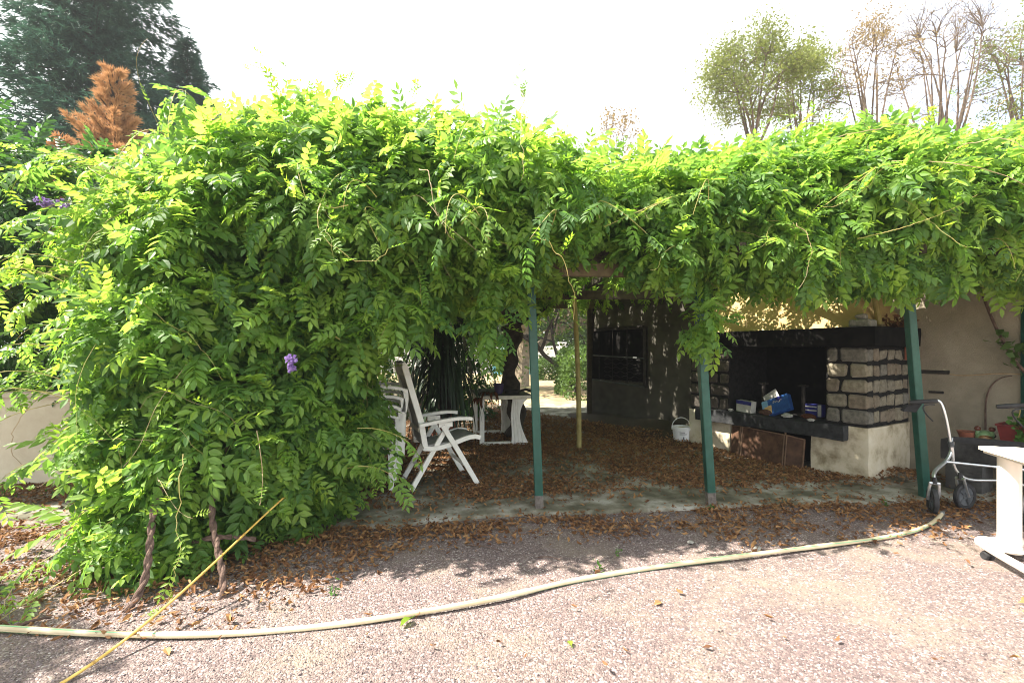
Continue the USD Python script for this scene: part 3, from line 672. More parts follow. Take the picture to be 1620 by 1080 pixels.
# stack of moulded armchairs
def mono_chair(label, loc, rz, group):
    t = T('stacking_chair', label, 'chair', loc, rz, group)
    P = lambda nm, m, **k: t.part(nm, m, M['white_resin'], local=True, **k)
    P('seat', hull([(x, y, z) for x, z in ((0.24, 0.43), (0.24, 0.41), (-0.20, 0.40), (-0.20, 0.38)) for y in (-0.22, 0.22)] + [(0.27, y, 0.41) for y in (-0.19, 0.19)]))
    for k in range(5):
        P('back_slat', strip([(-0.20, 0.40), (-0.26, 0.60), (-0.31, 0.80)], 0.014, 0.06, -0.17 + k * 0.085))
    P('top_rail', strip([(-0.295, 0.78), (-0.315, 0.86)], 0.022, 0.46, 0.0))
    for sy in (-1, 1):
        P('leg', hull([(0.25 + dx, sy * 0.25 + dy, z) for z, e in ((0.0, 0.020), (0.40, 0.034)) for dx in (-e, e) for dy in (-e, e)]))
        P('leg', hull([(-0.27 + dx - (0.05 if z == 0 else 0), sy * 0.24 + dy, z) for z, e in ((0.0, 0.020), (0.40, 0.034)) for dx in (-e, e) for dy in (-e, e)]))
        P('armrest', cat(strip(spl([(-0.29, 0.66), (-0.05, 0.665), (0.20, 0.655), (0.275, 0.63)], 10), 0.028, 0.06, sy * 0.275), strip(spl([(0.275, 0.64), (0.285, 0.55), (0.265, 0.42)], 8), 0.045, 0.05, sy * 0.265)))
    return t


st_yaw = math.radians(12)
base = np.array([-1.47, 4.78, 0.035])
mono = None
words = ['lowest white chair of the stack left of the folding chair', 'second chair from the ground in the white stack', 'middle chair of the stack of five white armchairs', 'fourth chair from the ground in the white stack', 'topmost white armchair of the stack behind the leaves']
for k in range(5):
    loc = base + [0.026 * k * math.cos(st_yaw), 0.026 * k * math.sin(st_yaw), 0.088 * k]
    if mono is None:
        mono = mono_chair(words[k], loc, st_yaw, 'stacked white armchairs')
    else:
        copy_thing(mono, 'stacking_chair', words[k], loc, st_yaw, 'stacked white armchairs')

# ------------------------------------------------------------------ garden table with curved leg panels
ta = math.radians(10)
t = T('garden_table', 'white plastic garden table with flared panel legs and dirty top', 'table', (-0.18, 7.25, 0.028), ta)
P = lambda nm, m, mt='white_resin', **k: t.part(nm, m, M[mt], local=True, **k)
from shapely.geometry import box as sbox
rim = sbox(-0.36, -0.42, 0.36, 0.72).buffer(0.06)
t.part('table_top', xf(trimesh.creation.extrude_polygon(rim, 0.052, engine='earcut'), None, (0, 0, 0.675)), M['dirty_resin'], local=True)
t.part('top_surface', xf(trimesh.creation.extrude_polygon(rim.buffer(-0.012), 0.004, engine='earcut'), None, (0, 0, 0.727)), M['dirty_top'], local=True)
for yy in (-0.36, 0.62):
    prof = np.vstack([spl([(0.36, 0.672), (0.285, 0.60), (0.235, 0.44), (0.265, 0.24), (0.36, 0.02), (0.375, 0.0)], 16), spl([(0.10, 0.0), (0.115, 0.20), (0.105, 0.42), (0.12, 0.60), (0.13, 0.672)], 12)])
    P('leg_panel', side_prism(prof, yy - 0.02, yy + 0.02))
    for q in range(3):
        rib = spl([(0.15 + 0.03 * q, 0.64), (0.135 + 0.035 * q, 0.44), (0.15 + 0.045 * q, 0.24), (0.16 + 0.06 * q, 0.03)], 12)
        P('rib', tube(np.stack([rib[:, 0], np.full(12, yy - 0.021), rib[:, 1]], 1), 0.008, 5))
    P('leg', box(-0.36, -0.29, yy - 0.022, yy + 0.022, 0.0, 0.674, 0.006))
    P('foot_bar', box(-0.288, 0.098, yy - 0.025, yy + 0.025, 0.0, 0.05, 0.008))
# things on the table
t = T('dark_pan', 'dark pan with a stubby handle sticking out over the table end', 'pan', (0.0, 7.1, 0.757))
t.part('pan_body', xf(lathe([(0, 0), (0.10, 0), (0.125, 0.05), (0.12, 0.05), (0.098, 0.006), (0, 0.006)], 20), None, (0.0, 7.1, 0.76)), M['iron'], smooth=40)
t.part('pan_handle', tube([(0.12, 7.08, 0.80), (0.20, 7.05, 0.825), (0.285, 7.02, 0.805)], [0.014, 0.02, 0.022], 8), M['iron'])
t = T('purple_pot', 'dark purple flower pot standing on the garden table', 'flower pot', (-0.20, 7.05, 0.757))
t.part('pot', xf(lathe([(0, 0), (0.055, 0), (0.08, 0.15), (0.07, 0.15), (0.05, 0.01)], 18), None, (-0.20, 7.05, 0.76)), M['purple_pot'], smooth=40)
t.part('soil', xf(lathe([(0, 0.13), (0.069, 0.128)], 14), None, (-0.20, 7.05, 0.76)), M['soil'])


def blade(p, droop, ln, w, az, n=7, up=0.5):
    """A strap-like blade from p, arching over and hanging down."""
    d = np.array([math.cos(az), math.sin(az), 0])
    s = np.linspace(0, 1, n)
    c = p + d * (ln * droop * np.sqrt(s + 1e-4))[:, None] + np.array([0, 0, 1.0]) * (ln * (up * s * (1 - s) * 2 - (1 - 0.3 * droop) * s ** 1.6))[:, None]
    side = np.array([-math.sin(az), math.cos(az), 0])
    ww = w * np.minimum(1, 4 * s + 0.35) * (1 - s ** 4 * 0.97)
    v = np.vstack([c + side * ww[:, None] / 2, c - side * ww[:, None] / 2, c - np.array([0, 0, 0.2]) * ww[:, None]])
    f = []
    for k in range(n - 1):
        f += [[k, k + 1, 2 * n + k + 1], [k, 2 * n + k + 1, 2 * n + k], [2 * n + k, 2 * n + k + 1, n + k + 1], [2 * n + k, n + k + 1, n + k]]
    return trimesh.Trimesh(v, f, process=False)


for k, (x, y, lb) in enumerate([(-0.33, 6.75, 'orange brown dead leaf spray lying on the table top'), (-0.46, 6.72, 'rust coloured dead leaf hanging from the left corner of the table')]):
    ms = [blade(np.array([x, y, 0.79 if k == 0 else 0.74]), 0.9, rng.uniform(0.12, 0.22), 0.05, a, 5, 0.6 if k == 0 else 0.1) for a in (rng.uniform(0, 6.3, 7) if k == 0 else np.linspace(3.6, 4.9, 4))]
    o = usdkit.mesh(stage, numbered('/World/dead_leaf'), cat(ms), M['orange_leaf'])
    keys(o.GetPrim(), lb, 'dead leaf')

# big strap-leaved plant hanging in the dark
t = T('strap_leaf_plant', 'tall dark plant with long hanging strap leaves beside the garden table', 'plant', (-1.0, 6.9, 0.03))
t.part('pot', xf(lathe([(0, 0), (0.16, 0), (0.22, 0.42), (0.19, 0.42), (0.14, 0.03)], 20), None, (-1.0, 6.9, 0.03)), M['terracotta'], smooth=40)
t.part('stem', tube(spl([(-1.0, 6.9, 0.3), (-0.97, 6.9, 0.9), (-1.0, 6.92, 1.75)], 10), np.linspace(0.09, 0.06, 10), 8), M['bark_dark'])
r3 = np.random.default_rng(5)
for k in range(150):
    z = r3.uniform(0.7, 1.9)
    az = r3.uniform(0, 2 * math.pi) if k % 3 else r3.uniform(3.6, 6.0)
    t.part('leaf', blade(np.array([-1.0, 6.9, z]), r3.uniform(0.35, 0.75), r3.uniform(0.7, 1.15), r3.uniform(0.035, 0.06), az, 7, r3.uniform(0.1, 0.45)), M['strap'])

# ------------------------------------------------------------------ rollator
t = T('rollator', 'grey metal walking frame on black wheels beside the right green post', 'rollator', (3.8, 4.15, 0))
OFF = np.array([0.455, -0.33, 0])
A_, B_ = np.array([3.60, 4.03, 0]), np.array([3.98, 4.14, 0])


def wheel(c, r, yawd, who):
    R = euler(0, 0, yawd)
    ctr = c + [0, 0, r + 0.012]
    tyre = lathe([(r * 0.72, -0.014), (r * 0.9, -0.02), (r * 0.985, -0.014), (r, 0.0), (r * 0.985, 0.014), (r * 0.9, 0.02), (r * 0.72, 0.014), (r * 0.72, -0.014)], 32)
    hub = lathe([(0.0, -0.012), (0.025, -0.014), (0.03, -0.006), (r * 0.72, -0.010), (r * 0.72, 0.010), (0.03, 0.006), (0.025, 0.014), (0.0, 0.012)], 24)
    up = np.array([[1, 0, 0], [0, 0, -1], [0, 1, 0]])
    w = t.part('wheel', xf(xf(tyre, up), R, ctr), M['black_rubber'], smooth=40)
    h = t.part('hub', xf(xf(hub, up), R, ctr), M['grey_hub'], smooth=40, parent=w)
    sp = [tube([ctr + R @ np.array([0.02 * math.cos(a), 0.016 * s, 0.02 * math.sin(a)]), ctr + R @ np.array([r * 0.68 * math.cos(a), 0.012 * s, r * 0.68 * math.sin(a)])], 0.006, 5) for a in np.arange(5) * 2 * math.pi / 5 for s in (-1, 1)]
    t.part('spokes', cat(sp), M['grey_hub'], parent=w)
    sd = R @ np.array([0, 1, 0]); fwd = R @ np.array([1, 0, 0])
    top = ctr + np.array([0, 0, r + 0.04]) - fwd * 0.05
    fork = [tube(spl([ctr + sd * 0.032 * s, ctr + sd * 0.034 * s - fwd * 0.03 + [0, 0, r * 0.6], top + sd * 0.028 * s], 9), 0.011, 7, (1.0, 0.7)) for s in (-1, 1)]
    fork.append(tube([top + sd * 0.035, top - sd * 0.035], 0.013, 7))
    f = t.part('fork', cat(fork), M['chrome'], smooth=40)
    t.part('pivot_cap', tube([top, top + [0, 0, 0.05]], [0.02, 0.014], 10), M['black_rubber'], parent=f)
    return top


for s in (0, 1):
    o = OFF * s
    ta_ = wheel(A_ + o, 0.115, 62, s)
    tb_ = wheel(B_ + o, 0.115, 12, s)
    t.part('front_tube', tube(spl([ta_ + [0, 0, 0.03], A_ + o + [0.04, 0.02, 0.37], A_ + o + [0.20, 0.10, 0.43], A_ + o + [0.32, 0.16, 0.63]], 16), 0.0145, 10), M['chrome'], smooth=40)
    t.part('side_tube', tube(spl([B_ + o + [-0.10, 0.02, 0.58], B_ + o + [-0.085, 0.02, 0.45], B_ + o + [-0.065, 0.02, 0.36], B_ + o + [0.0, 0.0, 0.285], B_ + o + [0.15, -0.06, 0.28], B_ + o + [0.34, -0.2, 0.26]], 26), 0.0125, 10), M['chrome'], smooth=40)
    hp = t.part('handle_post', tube(spl([B_ + o + [-0.095, 0.02, 0.52], B_ + o + [-0.12, 0.03, 0.72], B_ + o + [-0.16, 0.05, 0.93], B_ + o + [-0.175, 0.06, 0.955], B_ + o + [-0.21, 0.09, 0.955]], 20), 0.0125, 10), M['chrome'], smooth=40)
    t.part('grip', tube(spl([B_ + o + [-0.18, 0.065, 0.955], B_ + o + [-0.25, 0.11, 0.945], B_ + o + [-0.34, 0.17, 0.93]], 8), [0.017, 0.02, 0.019, 0.021, 0.019, 0.021, 0.019, 0.016], 10), M['black_rubber'], smooth=40)
    t.part('brake_lever', tube(spl([B_ + o + [-0.20, 0.07, 0.92], B_ + o + [-0.27, 0.11, 0.89], B_ + o + [-0.24, 0.10, 0.82], B_ + o + [-0.20, 0.09, 0.77]], 12), 0.006, 6), M['black_rubber'])
    t.part('clamp', tube([B_ + o + [-0.105, 0.02, 0.60], B_ + o + [-0.098, 0.02, 0.555]], 0.02, 10), M['grey_hub'])
t.part('seat_strap', hull([A_ + [0.30, 0.13, 0.60], A_ + [0.50, 0.12, 0.60], A_ + [0.30, 0.13, 0.645], A_ + [0.50, 0.12, 0.635], A_ + [0.85, -0.19, 0.60], A_ + [0.85, -0.19, 0.63], A_ + [0.62, -0.26, 0.60], A_ + [0.62, -0.26, 0.63]]), M['black_cloth'])
t.part('cross_tube', tube([A_ + [0.20, 0.10, 0.43], A_ + OFF + [0.20, 0.10, 0.43]], 0.011, 8), M['chrome'], smooth=40)
t.part('bag', hull([B_ + [-0.26, 0.13, 0.92], B_ + [-0.33, 0.19, 0.91], B_ + [-0.36, 0.22, 0.84], B_ + [-0.29, 0.16, 0.84], B_ + [-0.34, 0.24, 0.90], B_ + [-0.36, 0.25, 0.85]]), M['black_cloth'], label='black cloth bag hanging at the grip')

# ------------------------------------------------------------------ overbed table
O = np.array([3.36, 3.30, 0])
ry = math.radians(-107)   # long axis, towards the viewer
t = T('overbed_table', 'cream wheeled overbed table with one round column at the right edge', 'table', (3.30, 3.25, 0), ry)
P = lambda nm, m, mt='cream_paint', **k: t.part(nm, m, M[mt], local=True, **k)
top = sbox(-0.04, -0.03, 0.86, 0.40).buffer(0.012)
P('table_top', xf(trimesh.creation.extrude_polygon(top, 0.022, engine='earcut'), None, (0, 0, 0.712)), 'cream_top')
P('top_frame', xf(trimesh.creation.extrude_polygon(top.buffer(-0.02), 0.020, engine='earcut'), None, (0, 0, 0.691)), 'cream_paint')
P('edge_trim', tube([(-0.055, -0.02, 0.724), (-0.055, 0.39, 0.724)], 0.011, 8), 'cream_paint')
cx, cy = 0.035, 0.085
P('column', xf(lathe([(0.0, 0.06), (0.060, 0.06), (0.060, 0.69), (0, 0.69)], 40), None, (cx, cy, 0)), smooth=40)
P('collar', xf(lathe([(0.0, 0.045), (0.067, 0.045), (0.069, 0.055), (0.067, 0.066), (0.061, 0.068)], 40), None, (cx, cy, 0)), smooth=40)
P('base_frame', tube(spl([(0.80, -0.08, 0.085), (0.40, -0.08, 0.085), (0.06, -0.08, 0.085), (-0.015, -0.05, 0.085), (-0.03, 0.05, 0.085), (-0.03, 0.20, 0.085), (-0.03, 0.36, 0.085), (0.02, 0.43, 0.085), (0.10, 0.44, 0.085), (0.45, 0.44, 0.085), (0.80, 0.44, 0.085)], 60), 0.024, 12), smooth=50)
P('base_plate', box(-0.05, 0.12, 0.0, 0.18, 0.060, 0.064, 0.001))
for x, y in ((0.12, -0.08), (0.76, -0.08), (0.10, 0.44), (0.76, 0.44)):
    R = euler(0, 0, 25)
    wl = xf(lathe([(0, -0.009), (0.022, -0.011), (0.026, -0.004), (0.026, 0.004), (0.022, 0.011), (0, 0.009)], 18), np.array([[1, 0, 0], [0, 0, -1], [0, 1, 0]]))
    c = P('caster', cat(xf(wl, R, (x, y - 0.014, 0.027)), xf(wl, R, (x, y + 0.014, 0.027))), 'black_rubber', smooth=40)
    P('caster_housing', box(x - 0.02, x + 0.03, y - 0.010, y + 0.010, 0.03, 0.063, 0.006), 'black_rubber', parent=c)

# ------------------------------------------------------------------ bench of dark sleeper on a block, with pots
Bo, Bd, Bn = np.array([4.36, 4.80]), np.array([0.5, -0.866]), np.array([0.866, 0.5])


def bmap(m):
    v = np.asarray(m.vertices)
    p = Bo + v[:, :1] * Bd + v[:, 1:2] * Bn
    return trimesh.Trimesh(np.hstack([p, v[:, 2:]]), np.asarray(m.faces), process=False)


def BP(s, o, z):
    q = Bo + Bd * s + Bn * o
    return np.array([q[0], q[1], z])


t = T('sleeper_bench', 'dark bench made of a black timber sleeper laid on a stone block', 'bench', BP(0.7, 0.12, 0))
t.part('sleeper', bmap(rough_box(0.0, 1.5, 0.0, 0.27, 0.31, 0.505, 0.008, 8)), M['sleeper'], smooth=35)
t.part('block', bmap(rough_box(0.05, 0.33, -0.03, 0.26, -0.02, 0.308, 0.01, 12)), M['block'], smooth=35)
t.part('block', bmap(rough_box(1.1, 1.38, -0.03, 0.26, -0.02, 0.308, 0.01, 14)), M['block'], smooth=35)
p = BP(0.17, 0.14, 0.507)
t = T('small_pot', 'small terracotta bowl on the left end of the dark bench', 'flower pot', p)
t.part('pot', xf(lathe([(0, 0), (0.05, 0), (0.078, 0.085), (0.085, 0.09), (0.07, 0.09), (0.045, 0.01)], 20), None, p), M['terracotta'], smooth=40)
t.part('soil', xf(lathe([(0, 0.08), (0.07, 0.078)], 14), None, p), M['soil'])
p = BP(0.30, 0.13, 0.507)
t = T('frog_ornament', 'green glazed frog figure with bulging brown eyes on the bench', 'ornament', p)
b = trimesh.creation.icosphere(3, 1.0)
t.part('body', xf(trimesh.Trimesh(np.asarray(b.vertices) * [0.075, 0.065, 0.062], b.faces, process=False), None, p + [0, 0, 0.058]), M['frog_green'], smooth=True)
t.part('belly', xf(trimesh.Trimesh(np.asarray(b.vertices) * [0.055, 0.045, 0.036], b.faces, process=False), None, p + [-0.024, -0.03, 0.048]), M['frog_brown'], smooth=True)
mo = spl([(-0.05, -0.052, 0.072), (-0.02, -0.073, 0.062), (0.03, -0.070, 0.064), (0.06, -0.045, 0.076)], 10)
t.part('mouth', tube(mo + p, 0.004, 5), M['soot'])
for s in (-1, 1):
    e = np.array([0.5, -0.5, 0]) * 0.07 * s + [-0.02, -0.02, 0.135]
    st_ = t.part('eye', xf(trimesh.creation.icosphere(2, 0.025), None, p + e), M['eye'], smooth=True)
    t.part('eye_stalk', tube([p + e - [0, 0, 0.06], p + e - [0, 0, 0.01]], [0.02, 0.014], 8), M['frog_green'], parent=st_)
    t.part('foot', xf(trimesh.Trimesh(np.asarray(trimesh.creation.icosphere(1, 1.0).vertices) * [0.035, 0.035, 0.014], trimesh.creation.icosphere(1, 1.0).faces, process=False), None, p + np.array([0.4, -0.4, 0]) * 0.1 * s + [-0.04, -0.045, 0.014]), M['frog_green'], smooth=True)
t = T('planter_box', 'dark red plastic planter box on the bench', 'planter', BP(0.72, 0.13, 0.507))
pts = [(s, o, z) for z, e in ((0.507, 0.0), (0.70, 0.03)) for s in (0.44 - e, 1.02 + e) for o in (0.05 - e, 0.21 + e)]
t.part('trough', bmap(hull(pts)), M['red_plastic'])
t.part('rim', cat(bmap(box(0.40, 1.06, 0.012, 0.03, 0.695, 0.715)), bmap(box(0.40, 1.06, 0.23, 0.248, 0.695, 0.715)), bmap(box(0.40, 0.418, 0.032, 0.228, 0.695, 0.715)), bmap(box(1.042, 1.06, 0.032, 0.228, 0.695, 0.715))), M['red_plastic'])
t.part('soil', bmap(box(0.42, 1.04, 0.034, 0.226, 0.70, 0.706, 0.001)), M['soil'])


def leafy(n, centers, spread, size, seed, droop=0.0, aspect=0.7):
    """Many small pointed leaves as one mesh of diamond blades."""
    r = np.random.default_rng(seed)
    c = np.asarray(centers)[r.integers(0, len(centers), n)] + r.normal(0, 1, (n, 3)) * spread
    R = Rot.random(n, random_state=seed).as_matrix()
    s = r.uniform(0.6, 1.2, n) * size
    b = np.array([[-1, 0, 0], [-0.1, aspect / 1.0, 0.12], [1, 0, -0.05], [-0.1, -aspect, 0.12]]) * 0.5
    v = np.einsum('nij,kj->nki', R, b) * s[:, None, None] + c[:, None]
    k = np.arange(n)[:, None] * 4
    f = np.vstack([k + [[0, 1, 2]], k + [[0, 2, 3]]])
    return trimesh.Trimesh(v.reshape(-1, 3), f, process=False)


t = T('planter_plant', 'small leafy green plant growing in the red planter box', 'plant', BP(0.72, 0.13, 0.70))
cc = [BP(s, 0.13, 0.74) for s in np.linspace(0.55, 1.05, 8)] + [BP(0.72, 0.0, 0.68), BP(0.56, 0.02, 0.72), BP(0.6, -0.01, 0.62)]
t.part('foliage', leafy(420, cc, 0.04, 0.055, 3, aspect=0.9), M['weed'])
t.part('stem', cat([tube(spl([BP(s, 0.13, 0.70), BP(s + 0.03, 0.12, 0.77), BP(s + 0.05, 0.10, 0.86 if s < 0.6 else 0.79)], 6), 0.004, 5) for s in (0.50, 0.62, 0.74, 0.88)]), M['tendril'])
t = T('stem_climber', 'bare brown climbing stem with a few leaves crossing the wall at the right', 'climbing plant', W(0.6, 2.0, 0.1))
t.part('stem', tube(spl([W(0.62, 2.1, 0.10), W(0.70, 1.80, 0.12), W(0.80, 1.50, 0.12), W(0.95, 1.20, 0.12), W(1.15, 1.0, 0.10)], 24), np.linspace(0.012, 0.016, 24), 6), M['bark'])
t.part('leaf_spray', leafy(46, [W(0.82, 1.50, 0.16), W(0.90, 1.38, 0.14), W(0.98, 1.33, 0.14), W(0.9, 1.25, 0.12), W(1.02, 1.45, 0.12)], 0.05, 0.09, 8, aspect=0.75), M['ivy'])

# ------------------------------------------------------------------ hose and cane
hp = np.array([(-3.6, 2.38), (-2.487, 2.333), (-1.75, 2.29), (-1.1, 2.34), (-0.522, 2.473), (0.0, 2.66), (0.337, 2.822), (0.95, 3.02), (1.659, 3.193), (2.35, 3.37), (3.0, 3.58), (3.40, 3.80), (3.62, 3.97)])
hz = 0.022 + 0.004 * np.sin(np.arange(len(hp)) * 1.7)
path = spl(np.hstack([hp, hz[:, None]]), 150)
hr = 0.0145 * (1 + 0.06 * np.sin(np.arange(150) * 0.4))
t = T('garden_hose', 'cream and green striped garden hose lying across the gravel', 'hose', (0.0, 2.66, 0))
t.part('hose', tube(path, hr, 14), M['hose'], smooth=50)
tg = unit(np.gradient(path, axis=0)); sdv = unit(np.cross([0, 0, 1.0], tg)); upv = np.cross(tg, sdv)
for ph in (0.0, 2.1):
    ang = 1.2 + ph + np.cumsum(np.full(150, 0.012)) + 0.5 * np.sin(np.arange(150) * 0.05)
    L_, R_ = [path + (hr + 0.0009)[:, None] * (np.cos(ang + d)[:, None] * sdv + np.sin(ang + d)[:, None] * upv) for d in (-0.16, 0.16)]
    k = np.arange(149)
    t.part('stripe', trimesh.Trimesh(np.vstack([L_, R_]), np.vstack([np.stack([k, k + 1, k + 151], 1), np.stack([k, k + 151, k + 150], 1)]), process=False), M['hose_stripe'])
e = path[-1]; d = tg[-1]
t.part('connector', cat(tube([e - d * 0.01, e + d * 0.03], 0.021, 10), tube([e + d * 0.03, e + d * 0.07], 0.014, 10)), M['chrome'])
t = T('bamboo_cane', 'long yellow bamboo cane leaning from the gravel into the wisteria', 'cane', (-2.2, 1.86, 0.0))
cp = spl([(-2.0, 1.80, 0.010), (-1.87, 1.99, 0.018), (-1.72, 2.5, 0.15), (-1.545, 3.2, 0.41)], 30)
t.part('cane', tube(cp, np.linspace(0.0072, 0.0055, 30), 8), M['cane'], smooth=40)
for k in range(3, 29, 5):
    t.part('node', tube([cp[k] - 0.004 * unit(cp[k + 1] - cp[k]), cp[k] + 0.004 * unit(cp[k + 1] - cp[k])], 0.0082, 8), M['cane_node'])

# ------------------------------------------------------------------ low wall and hedge at the left
t = T('low_wall', 'low beige rendered garden wall at the left edge', 'wall', (-5.2, 4.7, 0))
t.part('wall', hull([(x, y, z) for z in (-0.05, 0.93) for x, y in ((-8.5, 4.3), (-3.9, 4.95), (-3.92, 5.15), (-8.52, 4.5))]), M['low_wall'])
t.part('coping', hull([(x, y, z) for z in (0.932, 0.985) for x, y in ((-8.5, 4.27), (-3.88, 4.92), (-3.9, 5.18), (-8.52, 4.53))]), M['low_wall'])

# ------------------------------------------------------------------ wisteria
def leaflet(l, w, fold=0.28, curl=0.18):
    v = np.array([[0, 0, 0], [.32, .5, fold * .5], [.32, -.5, fold * .5], [.66, .40, fold * .35 - curl * .3], [.66, -.40, fold * .35 - curl * .3], [1.0, 0, -curl], [.32, 0, 0], [.66, 0, -curl * .4]])
    v = v * [l, w, w]
    v[:, 2] += 0
    return v, np.array([[0, 6, 1], [0, 2, 6], [6, 7, 3], [6, 3, 1], [6, 2, 4], [6, 4, 7], [7, 5, 3], [7, 4, 5]])


def compound(seed, L=0.30, pairs=5, ll=0.092, lw=0.045, droop=0.35, hang=0.35):
    r = np.random.default_rng(seed)
    s = np.linspace(0, 1, 5)
    rach = np.stack([s * L, 0.02 * np.sin(s * 3 + seed), -droop * L * s ** 2], 1)
    ms = [tube(rach, np.linspace(0.0022, 0.0012, 5), 3)]
    at = [(f, sd) for f in np.linspace(0.26, 0.92, pairs) for sd in (-1, 1)] + [(1.0, 0)]
    for f, sd in at:
        sz = (0.75 + 0.35 * math.sin(math.pi * min(1, f * 0.9))) * r.uniform(0.85, 1.12)
        v, fc = leaflet(ll * sz * (1.1 if sd == 0 else 1), lw * sz)
        p = np.array([np.interp(f, s, rach[:, k]) for k in range(3)])
        a = sd * math.radians(r.uniform(46, 68)) if sd else r.uniform(-0.15, 0.15)
        tilt = -hang * r.uniform(0.3, 1.3) - droop * f
        R = Rot.from_euler('xyz', [r.uniform(-0.35, 0.35), -tilt, 0]).as_matrix()
        R = Rot.from_euler('z', a).as_matrix() @ R
        ms.append(trimesh.Trimesh(v @ R.T + p, fc, process=False))
    return cat(ms)


LEAVES = [compound(1), compound(2, 0.34, 6), compound(3, 0.26, 4, 0.095, 0.044, 0.15, 0.4), compound(4, 0.32, 5, 0.088, 0.042, 0.4, 0.2), compound(5, 0.34, 5, 0.09, 0.041, 0.1, 0.2)]
YOUNG = [compound(6, 0.20, 4, 0.055, 0.020, 0.1, -0.2), compound(7, 0.16, 4, 0.048, 0.018, 0.0, -0.35)]


def ell(p, c, r):
    q = (p - np.array(c)) / np.array(r)
    k0 = np.linalg.norm(q, axis=-1); k1 = np.linalg.norm(q / np.array(r), axis=-1) + 1e-9
    return k0 * (k0 - 1) / k1


def rbx(p, lo, hi, r):
    lo, hi = np.array(lo), np.array(hi)
    q = np.abs(p - (lo + hi) / 2) - (hi - lo) / 2 + r
    return np.linalg.norm(np.maximum(q, 0), axis=-1) + np.minimum(q.max(-1), 0) - r


def smin(ds, k=0.35):
    d = ds[0]
    for e in ds[1:]:
        h = np.clip(0.5 + 0.5 * (e - d) / k, 0, 1)
        d = e * (1 - h) + d * h - k * h * (1 - h)
    return d


def grow_leaves(t, f, lo, hi, n, seed, thick=0.40, keep=None, out=0.75, down=0.5, young=0.26, size=(0.52, 1.10), protos=None, parts=300, density=None):
    """Leaves through the outer shell of the crown f < 0, each hanging outwards and down; the nearest are separate parts, the rest one instancer."""
    r = np.random.default_rng(seed)
    P = []
    got = 0
    while got < n:
        p = r.uniform(lo, hi, (160000, 3))
        d = f(p)
        ok = (d < 0.03) & (d > -thick)
        ok &= r.uniform(0, 1, len(p)) < np.clip(1.15 + d / thick * 0.75, 0, 1)
        if keep is not None:
            ok &= keep(p)
        if density is not None:
            ok &= r.uniform(0, 1, len(p)) < density(p)
        P.append(p[ok]); got += ok.sum()
    P = np.vstack(P)[:n]
    e = 0.03
    g = unit(np.stack([f(P + np.eye(3)[k] * e) - f(P - np.eye(3)[k] * e) for k in range(3)], 1))
    depth = f(P)
    dn = np.array([0, 0, -1.0])
    tdir = unit(g * out + dn * down * (1 - 0.75 * np.clip(g[:, 2:], 0, 1)) + r.normal(0, 0.55, P.shape) * [1, 1, 0.6])
    nrm = unit(g * 0.8 + np.array([0, 0, 0.75]) + r.normal(0, 0.35, P.shape))
    R = frames(tdir, nrm)
    sc = r.uniform(*size, n)
    pm = protos or ([('leaf', m, M['leaf']) for m in LEAVES] + [('young_leaf', m, M['leaf_young']) for m in YOUNG])
    nl = sum(1 for q in pm if q[0] == 'leaf')
    which = r.integers(0, nl, n)
    yp = (r.uniform(0, 1, n) < young * np.clip(1.6 + depth / thick * 2, 0, 2)) if len(pm) > nl else np.zeros(n, bool)
    which[yp] = r.integers(nl, len(pm), yp.sum()) if yp.any() else 0
    P = P - R[:, :, 0] * 0.10 * sc[:, None]
    near = np.zeros(n, bool)
    if parts:
        dist = np.linalg.norm(P - [0, 0, 1.4], axis=1) + np.where((np.abs(P[:, 0] / P[:, 1]) < 1.1) & (depth > -0.12), 0, 50)
        near[np.argsort(dist)[:parts]] = True
        for k in np.where(near)[0]:
            nm, m, mt = pm[which[k]]
            t.part(nm, xf(xf(m, None), R[k] * sc[k], P[k]), mt)
    far = ~near
    instancer(t.path + '/foliage', (P - t.loc)[far], R[far], sc[far], which[far], pm)
    return P, g


def nz(p, s, amp, seed):
    return amp * (meshkit.fbm(p * s, 3, seed) - 0.5) * 2


def canopy_left(p):
    d = smin([rbx(p, (-2.35, 3.36, 2.30), (0.75, 11.2, 2.90), 0.30),
              ell(p, (-2.05, 4.0, 2.45), (0.98, 0.90, 0.86)),
              ell(p, (-1.3, 4.15, 2.62), (1.15, 0.95, 0.76)),
              ell(p, (-0.25, 4.15, 2.52), (0.95, 0.85, 0.60)),
              ell(p, (-2.22, 4.0, 1.0), (0.92, 1.02, 1.45)),
              ell(p, (-1.62, 3.70, 0.60), (0.40, 0.45, 0.60)),
              ell(p, (-2.50, 3.75, 1.25), (0.55, 0.70, 0.95)),
              ell(p, (-2.85, 3.8, 2.22), (0.50, 0.6, 0.48)),
              ell(p, (-2.35, 3.05, 0.28), (0.35, 0.30, 0.30)),
              ell(p, (-1.75, 3.5, 2.1), (0.75, 0.5, 0.8)),
              ell(p, (-0.12, 3.74, 1.72), (0.10, 0.09, 0.26)),
              ell(p, (-0.95, 3.75, 1.85), (0.30, 0.28, 0.36))], 0.20)
    for c, r in (((-1.85, 3.2, 2.02), (0.42, 1.0, 0.20)), ((-1.27, 3.2, 1.60), (0.15, 0.8, 0.20)), ((-0.75, 3.2, 2.05), (0.22, 0.6, 0.10))):
        d = np.maximum(d, -ell(p, c, r))
    return d + nz(p, 1.3, 0.16, 21) + nz(p, 2.6, 0.22, 23) + nz(p, 6.0, 0.09, 22)


